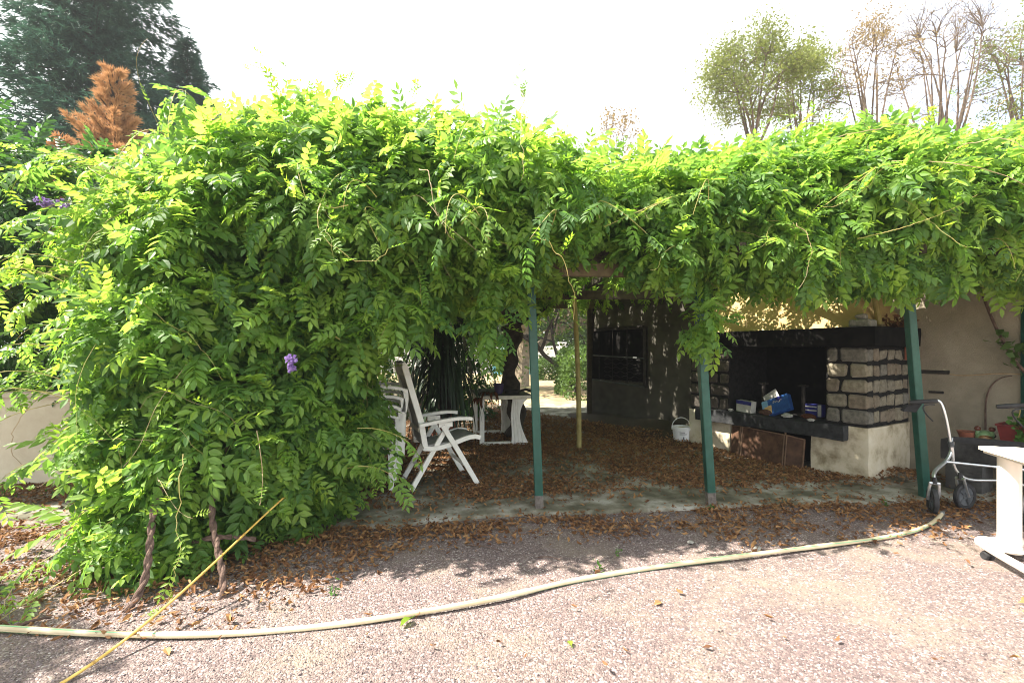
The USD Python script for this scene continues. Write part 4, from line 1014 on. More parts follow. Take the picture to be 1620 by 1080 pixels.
def canopy_right(p):
    d = smin([rbx(p, (0.85, 3.70, 2.40), (7.0, 11.2, 2.96), 0.30),
              ell(p, (1.9, 4.5, 2.60), (0.9, 0.82, 0.62)),
              ell(p, (3.1, 4.5, 2.65), (1.4, 0.88, 0.74)),
              ell(p, (5.2, 4.6, 2.68), (1.6, 0.95, 0.80)),
              ell(p, (1.60, 3.98, 1.92), (0.09, 0.09, 0.28)),
              ell(p, (1.25, 3.85, 2.22), (0.30, 0.22, 0.18)),
              ell(p, (2.2, 3.85, 2.26), (0.36, 0.22, 0.16)),
              ell(p, (2.9, 3.95, 2.28), (0.30, 0.20, 0.16))], 0.20)
    return d + nz(p, 1.3, 0.15, 31) + nz(p, 2.6, 0.22, 33) + nz(p, 6.0, 0.09, 32)


def keep_open(p):
    """Keeps the room under the roof, and the ground, clear of leaves."""
    room = (p[:, 0] > -0.55 - 0.25 * (p[:, 1] > 5)) & (p[:, 1] > 4.08 + 0.09 * np.maximum(0, p[:, 0])) & (p[:, 2] < 2.12)
    room |= (p[:, 0] > -1.25) & (p[:, 1] > 4.35) & (p[:, 2] < 2.0)
    room |= (p[:, 0] > -0.5) & (p[:, 0] < 1.0) & (p[:, 2] < 2.05) & (np.abs(p[:, 0] + 0.12) > 0.16)
    room |= (p[:, 0] >= 1.0) & (p[:, 2] < 2.0) & (np.abs(p[:, 0] - 1.6) > 0.17)
    low = p[:, 2] < 0.06
    return ~room & ~low


def far_thin(p):
    return np.where(p[:, 1] > 5.6 - 0.6 * (p[:, 0] > 1.5), np.where(p[:, 0] > 0.8, 0.26, 0.8), 1.0) * np.where((p[:, 2] < 2.1) & (p[:, 1] > 5.0), 0.35, 1.0) * np.where((p[:, 2] < 2.6) & (p[:, 1] > 4.25) & (p[:, 0] > 0.8), 0.12, 1.0)


wl = T('wisteria_vine', 'large wisteria mound tumbling from the roof to the gravel at the left', 'climbing plant', (-1.9, 3.0, 0))
PL, GL = grow_leaves(wl, canopy_left, (-4.3, 2.5, 0.0), (1.3, 11.4, 4.2), 28000, 41, keep=keep_open, density=far_thin)
wr = T('wisteria_vine', 'wisteria canopy spreading over the right half of the pergola above the fireplace', 'climbing plant', (3.0, 4.4, 0))
PR, GR = grow_leaves(wr, canopy_right, (0.5, 3.0, 1.2), (7.2, 11.4, 4.2), 19500, 42, keep=keep_open, density=far_thin)

# twisted stems at the foot of the mound
def twisted(pts, r, turns, n=60, strands=2):
    c = spl(pts, n)
    tg = unit(np.gradient(c, axis=0)); s = unit(np.cross(tg, [0.3, 1, 0.1])); u = np.cross(tg, s)
    a = np.linspace(0, turns * 2 * math.pi, n)
    return cat([tube(c + r * 0.75 * (np.cos(a + k * 2 * math.pi / strands)[:, None] * s + np.sin(a + k * 2 * math.pi / strands)[:, None] * u), r * np.linspace(1.05, 0.9, n), 8) for k in range(strands)])


wl.part('trunk', twisted([(-2.09, 2.53, -0.02), (-2.06, 2.66, 0.18), (-2.15, 2.85, 0.50), (-2.1, 3.3, 1.0), (-2.0, 3.9, 1.9)], 0.0125, 10), M['bark'], smooth=40)
wl.part('trunk', twisted([(-1.64, 2.66, -0.02), (-1.74, 2.80, 0.18), (-1.92, 3.02, 0.46), (-1.9, 3.4, 1.0), (-1.8, 3.95, 1.9)], 0.0125, 10), M['bark'], smooth=40)
wl.part('trunk', twisted([(-2.05, 3.0, 0.18), (-1.85, 2.99, 0.22), (-1.66, 3.05, 0.18)], 0.010, 3, 30), M['bark'], smooth=40)
g0 = spl([(-0.02, 7.6, -0.05), (0.06, 7.55, 0.5), (-0.06, 7.6, 1.1), (0.03, 7.5, 1.7), (-0.25, 7.3, 2.3)], 30)
wl.part('trunk', tube(g0, 0.13 * (1 + 0.25 * np.sin(np.arange(30) * 1.3)), 12), M['bark_dark'], smooth=50, label='thick dark gnarled trunk behind the garden table')
wl.part('branch', tube(spl([(-0.15, 7.5, 1.75), (0.25, 7.9, 1.92), (0.7, 8.3, 2.25)], 12), np.linspace(0.045, 0.03, 12), 8), M['bark_dark'], smooth=50)
wr.part('trunk', tube(spl([(1.72, 10.25, -0.05), (1.70, 10.2, 0.9), (1.72, 10.15, 1.7), (1.75, 10.1, 2.4)], 20), 0.035, 8), M['bark_dark'])

# tendrils: long whippy shoots over the face of the vine and up into the sky
r4 = np.random.default_rng(77)


def tendril(t, pts, r0=0.0045, mt='tendril', young=0, n=26):
    c = spl(pts, n)
    c = c + (meshkit.fbm(c * 9, 3, int(abs(c[0, 0]) * 1000) % 97) - 0.5)[:, None] * r4.normal(0, 0.06, 3)
    r0 *= 0.5
    t.part('tendril', tube(c, np.linspace(r0, r0 * 0.45, n), 5), M[mt])
    if young:
        ms = []
        for k in np.linspace(n * 0.35, n - 1, young).astype(int):
            d = unit(c[min(k + 1, n - 1)] - c[k - 1] + r4.normal(0, 0.5, 3) * np.linalg.norm(c[k] - c[k - 1]) * 2)
            s = 0.5 + 0.5 * (n - k) / n
            ms.append(xf(YOUNG[k % 2], frames(d[None], unit(np.array([0, -0.4, 0.9]) + r4.normal(0, 0.3, 3))[None])[0] * s * r4.uniform(0.7, 1.2), c[k]))
        t.part('young_leaf_spray', cat(ms), M['leaf_young'], kind='stuff')


def wander(t, p, d, L, sag, mt, young, jag=0.10, thick=1.0):
    d = np.array(d, float); q = [np.array(p, float)]
    for k in range(4):
        d = unit(d + r4.normal(0, jag * 3, 3) + [0, 0, -sag])
        q.append(q[-1] + d * L / 4)
    tendril(t, q, r4.uniform(0.0018, 0.0034) * thick, mt, young)


tendril(wl, [(-0.62, 3.15, 2.62), (-0.52, 2.98, 2.45), (-0.46, 2.95, 2.25), (-0.36, 2.95, 2.10)], 0.006, 'tendril_brown')
tendril(wl, [(0.08, 3.45, 3.30), (0.075, 3.30, 2.95), (0.07, 3.18, 2.55)], 0.005, 'tendril_brown')
tendril(wl, [(0.15, 3.25, 2.20), (0.30, 3.15, 2.05), (0.40, 3.18, 1.85), (0.42, 3.25, 1.6)], 0.006, 'tendril', 4)
tendril(wl, [(-1.05, 2.98, 2.35), (-1.16, 2.82, 2.15), (-0.95, 2.80, 1.95), (-0.75, 2.85, 2.02)], 0.006, 'tendril', 3)
tendril(wl, [(-3.6, 3.2, 2.25), (-3.9, 3.1, 2.05), (-4.0, 3.4, 1.80)], 0.006, 'tendril_brown', 3)
tendril(wl, [(-3.2, 3.3, 1.95), (-3.7, 3.3, 1.78), (-4.1, 3.5, 1.66)], 0.006, 'tendril_brown', 3)
tendril(wl, [(-3.1, 3.4, 1.05), (-3.5, 3.3, 0.95), (-3.9, 3.4, 0.70)], 0.006, 'tendril', 6)
tendril(wl, [(-2.9, 3.3, 1.35), (-3.2, 3.2, 1.1), (-3.5, 3.3, 0.75), (-3.6, 3.5, 0.5)], 0.006, 'tendril_brown', 2)
tendril(wl, [(-1.9, 2.75, 0.8), (-1.86, 2.62, 0.5), (-1.83, 2.55, 0.2), (-1.85, 2.5, 0.04)], 0.005, 'tendril', 6)
tendril(wl, [(-2.6, 2.9, 0.42), (-2.75, 2.62, 0.16), (-2.65, 2.45, 0.03)], 0.006, 'tendril_brown', 6)
tendril(wl, [(-1.6, 2.95, 0.9), (-1.5, 2.83, 0.62), (-1.50, 2.80, 0.48)], 0.006, 'tendril_brown', 3)
tendril(wl, [(0.07, 4.05, 3.05), (0.10, 4.02, 3.40), (0.06, 4.0, 3.80)], 0.011, 'tendril', 10)
tendril(wl, [(-1.9, 3.9, 3.2), (-1.85, 3.8, 3.42), (-1.95, 3.75, 3.60), (-2.05, 3.7, 3.58)], 0.010, 'tendril', 6)
tendril(wr, [(2.35, 3.55, 2.95), (2.8, 3.45, 3.05), (3.3, 3.55, 2.95)], 0.006, 'tendril_brown', 2)
tendril(wr, [(2.9, 3.6, 2.85), (3.5, 3.45, 2.72), (4.1, 3.6, 2.50)], 0.007, 'tendril_brown', 2)
tendril(wr, [(3.4, 3.6, 2.95), (3.85, 3.45, 2.85), (3.95, 3.45, 2.6), (3.85, 3.45, 2.45), (4.0, 3.5, 2.42)], 0.006, 'tendril_brown', 2)
tendril(wr, [(2.6, 3.55, 2.25), (3.0, 3.40, 2.35), (3.4, 3.45, 2.55)], 0.005, 'tendril', 3)
tendril(wr, [(2.1, 3.45, 2.35), (2.15, 3.40, 2.1), (2.08, 3.42, 1.85)], 0.005, 'tendril_brown', 2)
tendril(wr, [(4.4, 4.3, 3.6), (4.65, 4.2, 3.78), (4.95, 4.2, 3.85)], 0.006, 'tendril_brown', 4)
for t, P_, G_, f, n in ((wl, PL, GL, canopy_left, 60), (wr, PR, GR, canopy_right, 42)):
    vis = np.where((G_[:, 1] < 0.1) & (np.abs(P_[:, 0] / P_[:, 1]) < 1.15) & (f(P_) > -0.08) & (P_[:, 1] < 5.5) & (P_[:, 2] > 0.5))[0]
    for k in r4.choice(vis, n, replace=False):
        wander(t, P_[k] + G_[k] * 0.02, G_[k] * 0.8 + r4.normal(0, 0.5, 3) * [1, 0.3, 0.6], r4.uniform(0.3, 0.8), r4.uniform(0.05, 0.35), 'tendril' if r4.uniform() < 0.6 else 'tendril_brown', int(r4.integers(0, 6)))
    top = np.where((G_[:, 2] > 0.6) & (np.abs(P_[:, 0] / P_[:, 1]) < 1.1) & (f(P_) > -0.06) & (P_[:, 1] < 5.6))[0]
    for k in r4.choice(top, n // 3, replace=False):
        wander(t, P_[k], np.array([0, -0.1, 1]) + r4.normal(0, 0.35, 3), r4.uniform(0.15, 0.32), 0.10, 'tendril', 7, thick=2.4)


# leafy shoots reaching out of the mound to the left and along the ground
def shoot(t, pts, n, s0, young=0.3):
    c = spl(pts, 24)
    t.part('tendril', tube(c, np.linspace(0.003, 0.0014, 24), 5), M['tendril'])
    ms, my = [], []
    for k in np.linspace(3, 23, n).astype(int):
        d = unit(c[min(k + 1, 23)] - c[k - 1])
        sd = unit(np.cross(d, [0, 0, 1])) * (1 if k % 2 else -1)
        tt = unit(d * 0.8 + sd * 0.7 + r4.normal(0, 0.25, 3) + [0, 0, -0.15])
        yg = r4.uniform() < young
        m = YOUNG[k % 2] if yg else LEAVES[k % 5]
        (my if yg else ms).append(xf(m, frames(tt[None], unit(np.array([0, -0.3, 1]) + r4.normal(0, 0.25, 3))[None])[0] * s0 * r4.uniform(0.75, 1.15) * (1.2 if yg else 1), c[k]))
    if ms:
        t.part('leaf_spray', cat(ms), M['leaf'], kind='stuff')
    if my:
        t.part('young_leaf_spray', cat(my), M['leaf_young'], kind='stuff')


for k in range(34):
    z = r4.uniform(0.4, 2.9)
    y = r4.uniform(3.2, 4.1)
    p = np.array([-2.75 - 0.35 * math.sin(z * 1.1), y, z])
    L = r4.uniform(0.35, 0.75)
    shoot(wl, [p, p + [-0.45 * L, -0.12, 0.10 * L], p + [-0.95 * L, -0.25 * L, -r4.uniform(0.0, 0.45) * L]], int(5 + L * 8), r4.uniform(0.5, 0.8), 0.35)
for k in range(26):
    x = r4.uniform(-2.7, 4.6)
    p = np.array([x, r4.uniform(3.1, 3.5) + 0.12 * max(0, x + 1), r4.uniform(2.1, 3.0)])
    L = r4.uniform(0.3, 0.6)
    shoot(wl if x < 0.8 else wr, [p, p + [r4.normal(0, 0.2) * L, -0.5 * L, 0.15 * L], p + [r4.normal(0, 0.4) * L, -0.75 * L, -0.45 * L]], int(5 + L * 8), r4.uniform(0.45, 0.7), 0.5)
shoot(wl, [(-2.45, 2.95, 0.22), (-2.55, 2.72, 0.10), (-2.62, 2.50, 0.04), (-2.60, 2.38, 0.03)], 8, 0.6, 0.0)
shoot(wl, [(-2.5, 3.0, 0.35), (-2.75, 2.85, 0.18), (-2.95, 2.75, 0.06)], 8, 0.6, 0.2)
shoot(wl, [(-1.1, 3.35, 0.85), (-0.88, 3.25, 0.85), (-0.70, 3.2, 0.78)], 7, 0.6, 0.1)
shoot(wl, [(-1.2, 3.4, 0.55), (-0.95, 3.3, 0.58), (-0.80, 3.3, 0.50)], 7, 0.6, 0.1)

# flower clusters
def raceme(t, p, L, n, seed, lean=(0, 0, -1)):
    r = np.random.default_rng(seed)
    ms = []
    ax = unit(np.array(lean, float))
    for k in range(n):
        s = r.uniform(0, 1)
        c = np.array(p) + ax * L * s + unit(r.normal(0, 1, 3)) * 0.035 * (1 - 0.6 * s)
        R = Rot.random(random_state=int(r.integers(1 << 30))).as_matrix()
        for q in range(2):
            b = np.array([[-.3, 0, 0], [0, .5, .3], [.7, .1, .1], [0, -.5, .3]]) * 0.026 * r.uniform(0.7, 1.2)
            b = b @ (R if q == 0 else R[:, [1, 2, 0]]).T + c
            ms.append(trimesh.Trimesh(b, [[0, 1, 2], [0, 2, 3]], process=False))
    t.part('flower_cluster', cat(ms), M['flower'])


raceme(wl, (-3.46, 3.45, 2.50), 0.11, 60, 1, (0.8, 0, -0.3))
raceme(wl, (-3.28, 3.45, 2.48), 0.06, 26, 2)
raceme(wl, (-2.13, 3.38, 3.12), 0.10, 44, 3)
raceme(wl, (-1.33, 2.84, 1.36), 0.07, 44, 4)

# ------------------------------------------------------------------ dark hedge behind the low wall, and the leafy back of the pergola
hd = T('climbing_hedge', 'climbing hedge with shade painted into its leaf colour, hanging over the low wall at the left edge', 'hedge', (-5.6, 5.2, 0))


def hedge_f(p):
    d = smin([rbx(p, (-9.0, 4.6, 0.85), (-3.3, 7.2, 3.05), 0.7), ell(p, (-4.6, 4.7, 2.7), (1.0, 0.8, 0.7)), ell(p, (-6.2, 4.8, 3.0), (1.2, 0.9, 1.1)), ell(p, (-5.3, 4.15, 0.95), (0.25, 0.25, 0.5)), ell(p, (-6.1, 1.55, 3.3), (0.75, 0.75, 1.7)), ell(p, (-6.0, 0.8, 2.9), (0.7, 0.8, 1.5))], 0.3)
    return d + nz(p, 1.2, 0.26, 51) + nz(p, 4.0, 0.12, 52)


DARK = [('leaf', m, M['leaf_shaded']) for m in LEAVES] + [('young_leaf', m, M['leaf']) for m in LEAVES[:2]]
grow_leaves(hd, hedge_f, (-9.0, -0.2, 0.1), (-3.2, 7.0, 6.0), 9000, 43, protos=DARK, young=0.12, parts=60)
hd.part('stem', cat([tube(spl([(x, 5.3, 0.0), (x + 0.1, 5.3, 1.2), (x - 0.1, 5.2, 2.6)], 8), 0.03, 6) for x in (-7.0, -6.0, -5.0, -4.2)]), M['bark_dark'])
bk = T('ivy_screen', 'dark leafy screen closing the left end of the pergola behind the strap leaved plant', 'hedge', (-1.6, 10.2, 0))
grow_leaves(bk, lambda p: rbx(p, (-4.0, 9.2, 0.0), (-0.35, 10.6, 2.7), 0.4) + nz(p, 1.5, 0.2, 61), (-4.2, 8.8, 0.05), (0.2, 10.9, 2.9), 1500, 44, protos=DARK, young=0.05, parts=0, thick=0.6)
bk.part('stem', cat([tube(spl([(x, 10.0, 0.0), (x + 0.1, 10.0, 1.2), (x, 9.9, 2.4)], 8), 0.03, 6) for x in (-3.2, -2.2, -1.1)]), M['bark_dark'])


# ------------------------------------------------------------------ trees
def grow(p, d, L, r, lev, rg, segs, tips, spread, up, minr):
    n = 5
    q = [p]
    for k in range(n):
        d = unit(d + rg.normal(0, 0.13, 3) + [0, 0, up * 0.06])
        q.append(q[-1] + d * L / n)
    q = np.array(q)
    segs.append(tube(q, np.linspace(r, r * 0.62, n + 1), 6 if r > 0.05 else 4))
    if lev == 0 or r < minr:
        tips.append(q[-1]); tips.append(q[-2])
        return
    for k in range(rg.integers(2, 4) + (lev > 2)):
        s = rg.uniform(0.45, 1.0) if k else 1.0
        b = q[0] + 0 if s == 0 else np.array([np.interp(s * n, np.arange(n + 1), q[:, j]) for j in range(3)])
        nd = unit(d + rg.normal(0, spread, 3) + [0, 0, up * 0.22])
        grow(b, nd, L * rg.uniform(0.62, 0.85), r * (0.68 if k == 0 else 0.55), lev - 1, rg, segs, tips, spread, up, minr)


def leaf_cloud(tips, per, rad, size, seed, flat=1.0):
    r = np.random.default_rng(seed)
    tips = np.asarray(tips)
    n = len(tips) * per
    c = np.repeat(tips, per, 0) + r.normal(0, 1, (n, 3)) * rad * [1, 1, flat]
    return leafy_at(c, size, seed)


def leafy_at(c, size, seed, aspect=0.6):
    r = np.random.default_rng(seed)
    n = len(c)
    R = Rot.random(n, random_state=seed).as_matrix()
    s = r.uniform(0.55, 1.25, n) * size
    b = np.array([[-1, 0, 0], [-0.1, aspect, 0.15], [1, 0, -0.05], [-0.1, -aspect, 0.15]]) * 0.5
    v = np.einsum('nij,kj->nki', R, b) * s[:, None, None] + c[:, None]
    k = np.arange(n)[:, None] * 4
    return trimesh.Trimesh(v.reshape(-1, 3), np.vstack([k + [[0, 1, 2]], k + [[0, 2, 3]]]), process=False)


def tree(name, label, loc, h, r0, seed, leafm, per, size, spread=0.55, lev=5, up=0.8, trunkh=0.32, bark='bark_grey', group=None, rad=0.35, lean=(0, 0, 1)):
    rg = np.random.default_rng(seed)
    t = T(name, label, 'tree', loc, 0, group)
    segs, tips = [], []
    L = h * trunkh
    grow(np.array(loc, float) - [0, 0, 0.2], unit(np.array(lean, float)), L, r0, lev, rg, segs, tips, spread, up, 0.006)
    k = h / (max(q[2] for q in tips) - loc[2])
    segs = [xf(m, np.eye(3) * k, np.array(loc) * (1 - k)) for m in segs]
    tips = [np.array(loc) + (q - np.array(loc)) * k for q in tips]
    t.part('trunk', segs[0], M[bark], smooth=50)
    t.part('limbs', cat(segs[1:]), M[bark], kind='stuff')
    if per:
        cr = leaf_cloud(tips, per, rad, size, seed)
        t.part('crown', cr, M[leafm])
    return t


def broad(name, label, loc, c, rad, n, per, size, leafm, seed, fork=0.62, twig=0.55, r0=0.2, bark='bark_brown', spread=0.26, nm=7):
    """A tree whose limbs reach for clumps spread through the crown's volume."""
    rg = np.random.default_rng(seed)
    t = T(name, label, 'tree', loc)
    p0, c = np.array(loc, float), np.array(c, float)
    top = p0 + (c - p0) * fork
    tr = spl([p0 - [0, 0, 0.2], p0 + (top - p0) * 0.5 + rg.normal(0, 0.12, 3) * [1, 1, 0], top], 10)
    t.part('trunk', tube(tr, np.linspace(r0, r0 * 0.55, 10), 8), M[bark], smooth=50)
    d = unit(rg.normal(0, 1, (n, 3)) + [0, 0, 0.45])
    P = c + d * np.array(rad) * rg.uniform(0.45, 1.0, (n, 1)) ** 0.6 * (0.8 + 0.35 * meshkit.noise(d * 1.8 + seed, seed))[:, None]
    mains = unit(np.stack([np.cos(np.arange(nm) * 2.4 + seed), np.sin(np.arange(nm) * 2.4 + seed), np.full(nm, 0.75) + (rg.uniform(-0.8, 0.9, nm) if nm > 8 else rg.uniform(-0.6, 0.5, nm))], 1))
    mp = c + mains * np.array(rad) * [0.5, 0.5, 0.45] * (rg.uniform(0.5, 1.5, (nm, 1)) if nm > 8 else rg.uniform(0.8, 1.15, (nm, 1)))
    segs, nodes = [], []
    for q in mp:
        w = spl([top - (top - p0) * rg.uniform(0.0, 0.12), top + (q - top) * 0.45 + rg.normal(0, 0.12, 3) + [0, 0, -0.1], q], 8)
        segs.append(tube(w, np.linspace(r0 * 0.34, r0 * 0.11, 8), 6)); nodes.append(w)
    nd = np.vstack([spl(w, 22)[5:] for w in nodes])
    C = []
    for q in P:
        a = nd[np.argmin(np.linalg.norm(nd - q, axis=1) + np.maximum(0, nd[:, 2] - q[2]) * 1.5)]
        w = spl([a, a + (q - a) * 0.5 + rg.normal(0, 0.10, 3) + [0, 0, 0.08], q], 6)
        segs.append(tube(w, np.linspace(r0 * 0.12, r0 * 0.05, 6), 5))
        for k in range(5):
            b = w[rg.integers(2, 6)]
            e = b + unit(unit(q - a) * 0.7 + rg.normal(0, 0.6, 3) + [0, 0, 0.25]) * twig * rg.uniform(0.5, 1.3)
            m = (b + e) / 2 + rg.normal(0, 0.05, 3)
            segs.append(tube([b, m, e], [r0 * 0.045, r0 * 0.03, r0 * 0.015], 3))
            e2 = m + unit(e - b + rg.normal(0, 0.3, 3)) * twig * 0.5
            segs.append(tube([m, e2], [r0 * 0.025, r0 * 0.012], 3))
            C += [b * (1 - f) + e * f for f in rg.uniform(0.3, 1.05, per)] + [m * (1 - f) + e2 * f for f in rg.uniform(0.3, 1.05, per // 2)]
    t.part('limbs', cat(segs), M[bark], kind='stuff')
    if per:
        C = np.array(C) + rg.normal(0, 1, (len(C), 3)) * spread * 0.5
        t.part('crown', leafy_at(C, size, seed), M[leafm])


broad('oak_tree', 'rounded pale green oak standing leftmost of the trees on the right', (8.6, 16.5, 0), (8.45, 16.5, 10.75), (2.05, 1.9, 1.45), 86, 24, 0.095, 'oak', 3, 0.80, r0=0.16, spread=0.34)
broad('oak_tree', 'smaller pale green oak just right of the rounded leftmost oak', (11.0, 17.5, 0), (10.75, 17.5, 10.9), (1.35, 1.4, 1.55), 54, 18, 0.095, 'oak', 8, 0.76, r0=0.13, spread=0.30)
broad('thin_oak', 'tall thin oak with sparse yellowing leaves reaching highest in the sky', (12.9, 16.8, 0), (12.7, 16.8, 11.4), (1.45, 1.5, 2.25), 60, 8, 0.085, 'oak_dry', 5, 0.66, r0=0.14, nm=10, spread=0.22)
broad('bare_tree', 'nearly bare tree with fine brown branches against the blue sky', (15.4, 17.0, 0), (15.5, 17.0, 11.6), (1.95, 1.8, 2.5), 120, 1, 0.08, 'oak_dry', 13, 0.66, twig=0.8, r0=0.16, nm=13, spread=0.1)
broad('oak_tree', 'pale green oak cut by the right edge of the picture', (18.3, 16.8, 0), (18.4, 16.8, 11.2), (1.7, 1.7, 2.0), 52, 14, 0.095, 'oak', 15, 0.70, spread=0.28)
broad('dry_tree', 'small dry pinkish tree showing above the dip between the two wisterias', (4.5, 20.0, 0), (4.4, 20.0, 10.3), (1.0, 1.0, 1.25), 26, 5, 0.11, 'oak_dry', 21, 0.74, r0=0.11, spread=0.16)


def conifer(name, label, loc, h, rmax, seed, m, droop=0.35, levels=46, size=0.30, upward=0.0, z0=0.8, dens=1.0, nb=6, plume=1.0):
    rg = np.random.default_rng(seed)
    t = T(name, label, 'tree', loc)
    p0 = np.array(loc, float)
    t.part('trunk', tube([p0 - [0, 0, 0.2], p0 + [0, 0, h * 0.5], p0 + [0, 0, h]], [rmax * 0.075, rmax * 0.04, 0.01], 8), M['bark_dark'])
    br, C, D = [], [], []
    for k in range(levels):
        z = z0 + (h - z0) * (k / levels) ** 0.9
        R = rmax * (1 - (z - z0) / (h - z0)) ** 0.75 * rg.uniform(0.75, 1.12) + 0.08
        for a in rg.uniform(0, 2 * math.pi) + np.arange(nb) * 2 * math.pi / nb + rg.normal(0, 0.25, nb):
            Rk = R * rg.uniform(0.55, 1.08)
            s = np.linspace(0, 1, 7)
            c = p0 + np.stack([np.cos(a) * Rk * s, np.sin(a) * Rk * s, z + Rk * (upward * s - droop * (s - 0.55 * s ** 2))], 1)
            br.append(tube(c[[0, 3, 6]], [0.03 * Rk / rmax + 0.008, 0.015, 0.005], 4))
            nn = max(4, int(Rk * 24 * dens))
            u = rg.uniform(0.12, 1.0, nn) ** 0.8
            q = np.stack([np.interp(u, s, c[:, j]) for j in range(3)], 1)
            wid = (0.30 * Rk * (1 - 0.7 * u) + 0.06) * plume
            off = rg.normal(0, 1, (nn, 3)) * wid[:, None] * [0.6, 0.6, 0.22]
            q = q + off
            q[:, 2] -= np.abs(off[:, :2]).sum(1) * 0.35 * (1 if upward <= 0 else -0.5)
            dirs = unit(np.array([np.cos(a), np.sin(a), upward - droop * 0.5]) + np.stack([off[:, 0], off[:, 1], 0 * u], 1) * 1.6 / (wid[:, None] + 0.05) * 0.6 + rg.normal(0, 0.25, (nn, 3)))
            C.append(q); D.append(dirs)
    C, D = np.vstack(C), np.vstack(D)
    n = len(C)
    R = frames(D, unit(rg.normal(0, 1, (n, 3)) + [0, 0, 1.0]))
    V, F = [], []
    sz = rg.uniform(0.6, 1.3, n) * size
    # every spray: three slim blades fanned out
    for q, ang in enumerate((-0.55, 0.0, 0.55)):
        ca, sa = math.cos(ang), math.sin(ang)
        b = np.array([[-0.25, 0, 0], [0.25, 0.07, 0.03], [1.0, 0, -0.10], [0.25, -0.07, 0.03]])
        b = b @ np.array([[ca, sa, 0], [-sa, ca, 0], [0, 0, 1]])
        v = np.einsum('nij,kj->nki', R, b) * sz[:, None, None] + C[:, None]
        k = np.arange(n)[:, None] * 4 + q * 4 * n
        V.append(v.reshape(-1, 3)); F += [k + [[0, 1, 2]], k + [[0, 2, 3]]]
    t.part('branches', cat(br), M['bark_dark'], kind='stuff')
    t.part('crown', trimesh.Trimesh(np.vstack(V), np.vstack(F), process=False), M[m])


conifer('spruce_tree', 'tall dark blue green spruce filling the upper left corner', (-14.2, 16.0, 0), 21.0, 4.6, 4, 'spruce', 0.45, 64, 0.26, z0=3.0, dens=2.2)
conifer('spruce_tree', 'lower dark spruce with wide boughs right of the tall spruce', (-12.4, 18.0, 0), 13.5, 3.0, 9, 'spruce', 0.40, 44, 0.24, z0=3.0, dens=2.2)
conifer('dead_conifer', 'tall dead conifer with rust orange foliage behind the wisteria', (-7.6, 9.0, 0), 6.75, 0.85, 6, 'dead_needle', -0.25, 17, 0.11, upward=0.85, z0=3.4, dens=7, nb=6, plume=0.42)
conifer('dead_conifer', 'lower dead orange conifer left of the tall dead one', (-8.7, 9.1, 0), 5.55, 0.70, 16, 'dead_needle', -0.25, 13, 0.11, upward=0.8, z0=3.2, dens=7, nb=6, plume=0.42)

# ------------------------------------------------------------------ beyond the opening
tree('garden_tree', 'old tree with a pale patchy trunk seen through the opening left of the green post', (0.35, 19.0, -0.05), 8.5, 0.36, 33, 'far_leaf', 14, 0.20, 0.6, 5, 0.35, 0.30, rad=0.45)
tree('garden_tree', 'slanting dark limbed tree between the posts in the back garden', (2.6, 17.5, -0.05), 6.0, 0.13, 35, 'far_leaf', 12, 0.16, 0.6, 4, 0.3, 0.45, bark='bark_dark', rad=0.40, lean=(-0.75, 0.1, 0.85))
t = T('boundary_wall', 'white garden boundary wall with a pier far behind the pergola', 'wall', (1.5, 30, 0))
t.part('wall', box(-14, 6.5, 30.0, 30.25, -0.1, 1.62), M['white_wall'])
t.part('coping', box(-14, 6.5, 29.95, 30.3, 1.622, 1.70), M['white_wall'])
for x in (-8.0, -3.4, 1.2, 3.2):
    p_ = t.part('pier', box(x - 0.2, x + 0.2, 29.78, 29.948, -0.1, 1.85), M['white_wall'])
    t.part('pier_cap', box(x - 0.25, x + 0.25, 29.73, 30.35, 1.852, 1.95), M['white_wall'], parent=p_)
t = T('blue_tarpaulin', 'pale blue tarpaulin hanging near the old tree in the back garden', 'tarpaulin', (0.0, 24, 0))
vv = sheet(-1.0, 0.9, 0.2, 1.5, 0, 0.09, 0.25, 1.6, 8)
v = np.asarray(vv.vertices)
t.part('cloth', trimesh.Trimesh(np.stack([v[:, 0], 24 + v[:, 2], v[:, 1]], 1), vv.faces, process=False), M['tarp'])
t.part('rope', tube([(-2.0, 24.0, 1.55), (-1.0, 24.0, 1.51), (0.9, 24.0, 1.51), (2.2, 24, 1.6)], 0.012, 5), M['card_white'])
iv = T('ivy_bank', 'sunlit yellow green ivy hedge beyond the opening beside the house corner', 'hedge', (2.6, 15.5, 0))
r5 = np.random.default_rng(9)
c = r5.uniform((1.15, 13.3, -0.05), (4.8, 17.5, 1.75), (26000, 3))
d = rbx(c, (1.5, 13.6, -0.5), (5.2, 17.2, 1.45), 0.35) + nz(c, 1.3, 0.22, 71)
c = c[(d < 0.02) & (d > -0.25)]
iv.part('foliage', leafy_at(c, 0.11, 5, 0.8), M['ivy'])
iv.part('stem', cat([tube([(x, 15.0, -0.05), (x + 0.1, 15.0, 0.9)], 0.03, 5) for x in (2.0, 2.8, 3.6)]), M['bark_dark'])
iv2 = T('ivy_bank', 'darker low shrub at the foot of the white boundary wall', 'hedge', (2.0, 24, 0))
c = r5.uniform((0.9, 22.4, -0.05), (5.6, 25.6, 1.3), (22000, 3))
d = rbx(c, (1.2, 22.8, -0.5), (5.4, 25.2, 0.95), 0.35) + nz(c, 1.2, 0.25, 72)
c = c[(d < 0.02) & (d > -0.3)]
iv2.part('foliage', leafy_at(c, 0.14, 6, 0.8), M['far_leaf'])
iv2.part('stem', cat([tube([(x, 24.0, -0.05), (x + 0.1, 24.0, 0.6)], 0.03, 5) for x in (2.0, 3.2, 4.4)]), M['bark_dark'])
c = r5.uniform((-16, 33, 0.3), (22, 40, 9), (90000, 3))
d = nz(c, 0.35, 0.8, 73) + (c[:, 2] - 6.0) * 0.12
c = c[d < 0.12]
